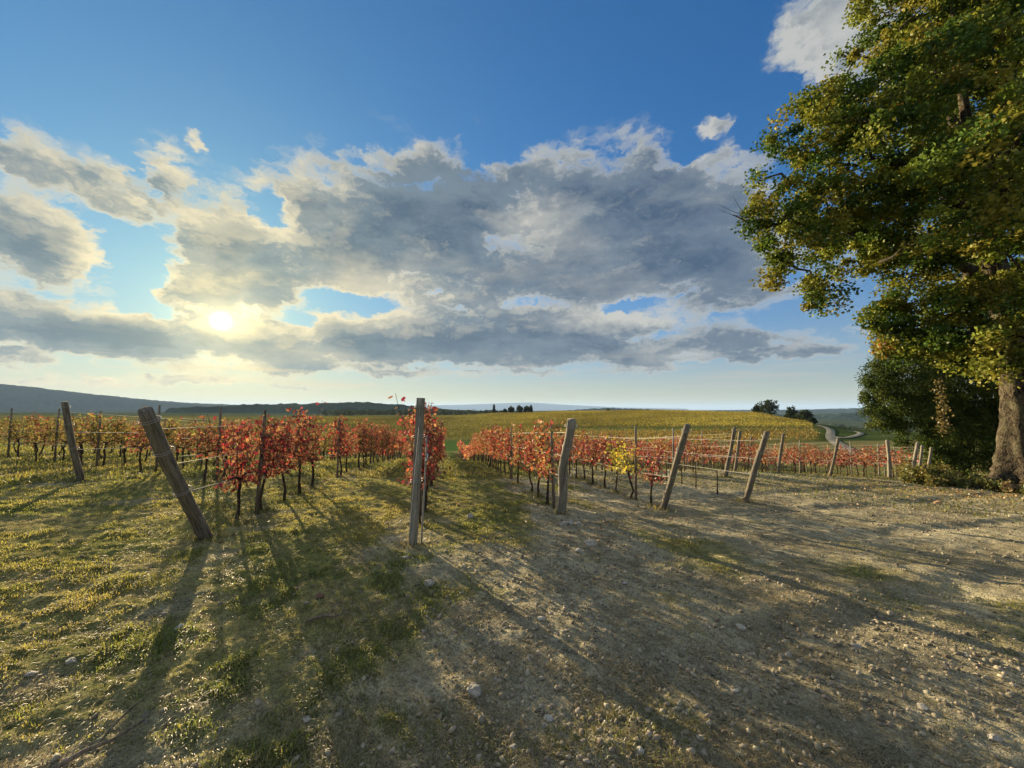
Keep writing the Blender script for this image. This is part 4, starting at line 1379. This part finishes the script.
# woodland masses on the low hill and in the valley
def woods(name, az0, az1, d0, d1, n, size, col, seed, zfun, label):
    rng = np.random.default_rng(seed)
    a = np.radians(rng.uniform(az0, az1, n)); r = rng.uniform(d0, d1, n)
    x = r * np.sin(a); y = r * np.cos(a); z = zfun(x, y)
    K = 26
    s = rng.uniform(size[0], size[1], n)
    d = rng.normal(size=(n, K, 3)); d /= np.linalg.norm(d, axis=2)[..., None]
    pos = (np.stack([x, y, z + s * .8], -1)[:, None] + d * rng.random((n, K, 1)) ** .4 * s[:, None, None] * np.array([1, 1, .95])).reshape(-1, 3)
    lc = (np.array(col) * rng.uniform(.6, 1.4, (n, 1, 1)) * rng.uniform(.8, 1.2, (n, K, 1))).reshape(-1, 3)
    V, F, Cc = leaves(pos, np.repeat(s * .55, K), lc, rng, 'simple', .2, 0)
    o = link(name, fast_mesh(name, V, F, M_bush, Cc))
    tag(o, label, 'woods', kind='stuff')


woods('far_woods', 39, 60, 420, 900, 900, (4, 7), (.035, .05, .022), 5, lambda x, y: ground_z(x, y, False), 'dark woods filling the valley beyond the gravel road')
woods('far_woods', -26, 2, 520, 800, 420, (2.5, 5), (.035, .048, .02), 6, lambda x, y: ground_z(x, y, False), 'dark tree belt along the skyline beyond the fields')


# ------------------------------------------------------------------ rocks
M_rockb = plain('brown_stone', (0.30, 0.17, 0.09), 0.9, 0.0, 0.4)
M_rockd = plain('dark_stone', (0.09, 0.08, 0.07), 0.9, 0.0, 0.4)
M_clod = plain('earth_clod', (0.13, 0.075, 0.045), 1.0, 0.0, 0.5)


def rock_mesh(seed, sx, sy, sz):
    bm = bmesh.new()
    bmesh.ops.create_icosphere(bm, subdivisions=3, radius=1)
    rg = np.random.default_rng(seed)
    pl = rg.normal(size=(9, 3)); pl /= np.linalg.norm(pl, axis=1)[:, None]; dd = rg.uniform(.55, .85, 9)
    for v in bm.verts:
        p_ = np.array(v.co)
        for n_, d_ in zip(pl, dd):
            k = p_ @ n_ - d_
            if k > 0: p_ = p_ - n_ * k
        p_ = p_ * (1 + .04 * rg.normal())
        v.co = (p_[0] * sx, p_[1] * sy, p_[2] * sz)
    me = bpy.data.meshes.new('rock'); bm.to_mesh(me); bm.free()
    me.materials.append(M_stone)
    return me


def nearest_desc(x, y):
    return ''


RLAB = ['round pale stone alone in the shaded foreground, centre', 'pale angular stone right of the crooked post foot, largest there', 'small stone just left of the angular stone near crooked post',
        'small stone, right of three at foot of the crooked post', 'small stone, left of three at foot of the crooked post', 'small stone in middle of three at foot of crooked post',
        'pale stone on soil below and right of the upright square post', 'flat stone halfway between the crooked post and the lower picture edge', 'small stone, topmost of a little cluster in the foreground',
        'whitish stone, middle of the little foreground cluster', 'whitish stone, lowest of the little foreground cluster', 'grey pebble below left of the little foreground cluster',
        'flat pale pebble near bottom edge below the grey pebble', 'flat white stone right of the little foreground cluster', 'pale stone between the upright post and the crooked post',
        'grey stone on the shaded soil at mid right', 'broken pale stone upper left of the grey mid right stone', 'pale flat stone in sunlit gravel at lower right', 'large pale stone in gravel near bottom right corner',
        'small pale stone on sunlit soil right of centre', 'small orange brown stone near the clustered pale posts', 'dark stone in sunlit soil at far right', 'small stone left of and below the broken pale stone',
        'pale stone in grass at lower left', 'pale stone near the left edge in grass', 'flat stone in shadow stripe of the thick leaning post', 'white stone in shaded soil below the brown earth clod',
        'brown earth clod in shaded grass below the left vines', 'grey stone at bottom edge right of centre', 'pebble in gravel at bottom edge, right of the grey stone', 'small stone left of the pale stone below upright post',
        'small stone on soil right below the pebbles of crooked post']
for i, ((x, y, wd), lab) in enumerate(zip(RK, RLAB)):
    rg = random.Random(i)
    s_ = max(.02, wd * .55)
    if 'orange brown' in lab: mrk = M_rockb
    elif 'clod' in lab and 'earth clod in' in lab: mrk = M_clod
    elif lab.startswith('dark'): mrk = M_rockd
    else: mrk = M_stone
    me = rock_mesh(i, s_, s_ * rg.uniform(.7, 1), s_ * rg.uniform(.5, .75))
    me.materials[0] = mrk
    o = link('earth_clod' if mrk is M_clod else 'rock', me, None, (x, y, gz(x, y, True) + s_ * .22))
    o.rotation_euler = (rg.uniform(-.3, .3), rg.uniform(-.3, .3), rg.uniform(0, 6))
    tag(o, lab, 'clod' if mrk is M_clod else 'rock', None if mrk is M_clod else 'loose stones on the soil')


# gravel: thousands of pebbles, one mass
def gravel():
    rng = np.random.default_rng(77)
    n = 90000
    a = np.radians(rng.uniform(-58, 58, n)); r = 1.4 * np.exp(rng.random(n) * 2.3)
    x = r * np.sin(a); y = r * np.cos(a)
    dens_ = (1 - .85 * grass_mask(x, y)) * (0.25 + .75 * sstep(fbm(x, y, .8, 3, 91), -.15, .2)) * (.35 + .65 * sstep(x, -1.5, 1.5))
    ok = rng.random(n) < dens_
    x, y = x[ok], y[ok]; n = len(x)
    ico = np.array([(0, 0, 1), (.89, 0, .45), (.28, .85, .45), (-.72, .53, .45), (-.72, -.53, .45), (.28, -.85, .45), (.72, .53, -.45), (-.28, .85, -.45), (-.89, 0, -.45), (-.28, -.85, -.45), (.72, -.53, -.45), (0, 0, -1)])
    icf = np.array([(0, 1, 2), (0, 2, 3), (0, 3, 4), (0, 4, 5), (0, 5, 1), (1, 6, 2), (2, 7, 3), (3, 8, 4), (4, 9, 5), (5, 10, 1), (2, 6, 7), (3, 7, 8), (4, 8, 9), (5, 9, 10), (1, 10, 6), (6, 11, 7), (7, 11, 8), (8, 11, 9), (9, 11, 10), (10, 11, 6)])
    s = .0028 + .026 * rng.random(n) ** 7 + .0007 * np.hypot(x, y)
    Rm = rand_rot(n, rng)
    sc = rng.uniform(.55, 1.2, (n, 12, 1))
    loc = ico[None] * sc * np.array([1, .8, .55])
    V = np.einsum('nlk,nkj->nlj', loc, Rm * 1.0) * s[:, None, None]
    V[..., 2] *= .8
    V = V + np.stack([x, y, ground_z(x, y) + s * .2], -1)[:, None]
    F = (np.arange(n) * 12)[:, None, None] + icf[None]
    m, b = mat_new('gravel_stone')
    at = b.n('ShaderNodeAttribute', attribute_name='Col')
    finish(m, b, principled(b, at.outputs['Color'], .9, .2))
    cc = np.array([.26, .225, .165]) * rng.uniform(.45, 1.2, (n, 1)) + rng.normal(0, .012, (n, 1)) + rng.normal(0, .004, (n, 3))
    o = link('gravel', fast_mesh('gravel', V.reshape(-1, 3), F.reshape(-1, 3), m, np.clip(np.repeat(cc, 12, 0), .03, .7)))
    tag(o, 'loose pale gravel scattered on the bare soil', 'gravel', kind='stuff')


gravel()


# ------------------------------------------------------------------ grass, straw and leaf litter
def blades(name, n, rmin, rmax, h, wd, colA, colB, mask, lay, seed, label, cat, azr=(-60, 60), pts=None):
    rng = np.random.default_rng(seed)
    if pts is None:
        a = np.radians(rng.uniform(*azr, n)); r = rmin * np.exp(rng.random(n) * math.log(rmax / rmin))
        x = r * np.sin(a); y = r * np.cos(a)
    else:
        x, y = pts; r = np.hypot(x, y); n = len(x)
    mk = mask(x, y)
    ok = rng.random(n) < mk
    x, y, r, mk = x[ok], y[ok], r[ok], mk[ok]; n = len(x)
    z = ground_z(x, y)
    th = rng.uniform(0, 2 * math.pi, n)
    hh = h * rng.uniform(.4, 1.3, n) * (.45 + .75 * mk) * (1 + r * .02)
    ww = wd * (1 + r * .16) * rng.uniform(.6, 1.2, n)
    up = rng.uniform(.35, 1.0, n) * (1 - lay) + .06
    dx = np.cos(th); dy = np.sin(th)
    lean = np.sqrt(np.clip(1 - up ** 2, 0, 1))
    p0 = np.stack([x - dy * ww, y + dx * ww, z - .004], -1); p1 = np.stack([x + dy * ww, y - dx * ww, z - .004], -1)
    mid = np.stack([x + dx * hh * lean * .45, y + dy * hh * lean * .45, z + hh * up * .65 + lay * .008], -1)
    o_ = np.stack([dy * ww * .7, -dx * ww * .7, 0 * ww], -1)
    p2 = mid + o_; p3 = mid - o_
    p4 = np.stack([x + dx * hh * lean, y + dy * hh * lean, z + hh * up * (1 - .35 * lean) + lay * .006], -1)
    V = np.stack([p0, p1, p2, p3, p4], 1).reshape(-1, 3)
    b5 = (np.arange(n) * 5)[:, None]
    Q = b5 + np.array([[0, 1, 2, 3]]); T_ = b5 + np.array([[3, 2, 4]])
    t = np.clip(.5 + 1.5 * fbm(x, y, .7, 3, seed) + rng.normal(0, .22, n), 0, 1)[:, None]
    c = np.array(colA) * (1 - t) + np.array(colB) * t
    c = c * rng.uniform(.7, 1.3, (n, 1))
    me = fast_mesh(name, V, [Q, T_], M_grass, np.repeat(c, 5, 0))
    o = link(name, me)
    tag(o, label, cat, kind='stuff')


def tuft(x, y):
    return sstep(fbm(x, y, 3.0, 3, 97) + .45 * fbm(x, y, 11.0, 2, 98), -.14, .26)


blades('grass', 1100000, 1.3, 13, .034, .0020, (.13, .18, .035), (.34, .31, .09), lambda x, y: grass_mask(x, y) * tuft(x, y), 0.1, 1, 'short green and yellow grass on the left and between rows', 'grass')
blades('far_grass', 160000, 12, 45, .075, .004, (.09, .125, .028), (.22, .20, .06), lambda x, y: .35 + .6 * grass_mask(x, y), 0.1, 2, 'short grass between the vine rows further off', 'grass')
blades('dry_straw', 260000, 1.3, 16, .055, .0018, (.24, .21, .12), (.40, .35, .21), lambda x, y: .25 + .55 * tuft(x + 9, y), .86, 3, 'dry straw and grass stems lying over the soil', 'straw')
blades('weeds', 110000, 1.3, 16, .032, .0024, (.10, .13, .035), (.24, .23, .07), lambda x, y: sstep(fbm(x, y, 1.4, 3, 131), .06, .26) * .9, .25, 4, 'small green weed tufts growing through the bare soil', 'weeds')

q_ = np.repeat(np.array([k[1][:2] for k in PT] + [(c['x'], c['y']) for c in indiv if c['r'] < 16]), 170, 0)
q_ = q_ + np.random.default_rng(6).normal(0, .10, q_.shape)
blades('tufts', 0, 1, 1, .10, .0024, (.11, .14, .035), (.33, .28, .13), lambda x, y: 0.7 + 0 * x, .15, 12, 'taller grass and weeds left standing round posts and vine feet', 'grass', pts=(q_[:, 0], q_[:, 1]))


def litter():
    rng = np.random.default_rng(8)
    n = 2600
    bx_, by_ = OAKB[0], OAKB[1]
    x = bx_ - 2.0 + rng.normal(0, 3.0, n); y = by_ - 1.0 + rng.normal(0, 1.6, n)
    m = 1300
    u = np.array([ROWS[k][0] for k in rng.integers(6, 12, m)]) + rng.normal(0, .35, m); v = rng.uniform(5, 24, m)
    x = np.r_[x, RN[0] * u + RD[0] * v]; y = np.r_[y, RN[1] * u + RD[1] * v]
    c = np.r_[np.array([(.34, .22, .10)]) * rng.uniform(.5, 1.4, (n, 1)), np.array([(.26, .16, .085)]) * rng.uniform(.5, 1.4, (m, 1))]
    z = ground_z(x, y) + .012
    V, F, Cc = leaves(np.stack([x, y, z], -1), rng.uniform(.035, .07, len(x)), c, rng, 'simple', .85, 0)
    o = link('fallen_leaves', fast_mesh('fallen_leaves', V, F, M_litter, Cc))
    tag(o, 'dry fallen leaves scattered under the oak and the vines', 'leaves', kind='stuff')


litter()

# fallen sticks
for i, (x, y, L_, a_, lab) in enumerate(((-2.0, 1.72, .34, 1.0, 'bare forked stick lying in grass at lower left'), (-1.55, 3.0, .3, .3, 'thin dry twig on the shaded soil left of centre'),
                                         (15.0, 11.6, .9, .4, 'dry broken branch lying before the oak'), (16.0, 11.2, 1.1, 2.6, 'dry branch lying at the foot of the oak trunk'))):
    z = gz(x, y, True)
    d = np.array([math.cos(a_), math.sin(a_), 0]) * L_
    mb = MB()
    mb.tube([(0, 0, .02), d * .35 + (0, .02, .035), d * .7 + (0, -.01, .03), d + (0, 0, .045)], [.011, .010, .007, .004], 7, jit=.15)
    mb.tube([d * .5 + (0, 0, .03), d * .7 + (-.05, .06, .06), d * .85 + (-.08, .12, .07)], [.007, .005, .003], 6, jit=.15)
    o = link('fallen_branch', mb.mesh('fallen_branch', M_stake), None, (x, y, z))
    tag(o, lab, 'branch', 'fallen sticks')

# ------------------------------------------------------------------ haze
bm = bmesh.new()
bmesh.ops.create_cube(bm, size=1)
me = bpy.data.meshes.new('haze'); bm.to_mesh(me); bm.free()
m, b = mat_new('air_haze')
pv = b.n('ShaderNodeVolumePrincipled', {'Color': (0.42, 0.63, 1.0, 1), 'Density': 0.00005, 'Anisotropy': 0.1})
oo = b.t.nodes.new('ShaderNodeOutputMaterial'); b.t.links.new(pv.outputs[0], oo.inputs['Volume'])
me.materials.append(m)
o = link('haze', me)
ZTOP, ZBOT = 290.0, -1100.0
o.scale = (64000, 64000, ZTOP - ZBOT); o.location = (0, 0, (ZTOP + ZBOT) / 2)
tag(o, kind='stuff', label='thin pale haze in the air over the valley', cat='haze')
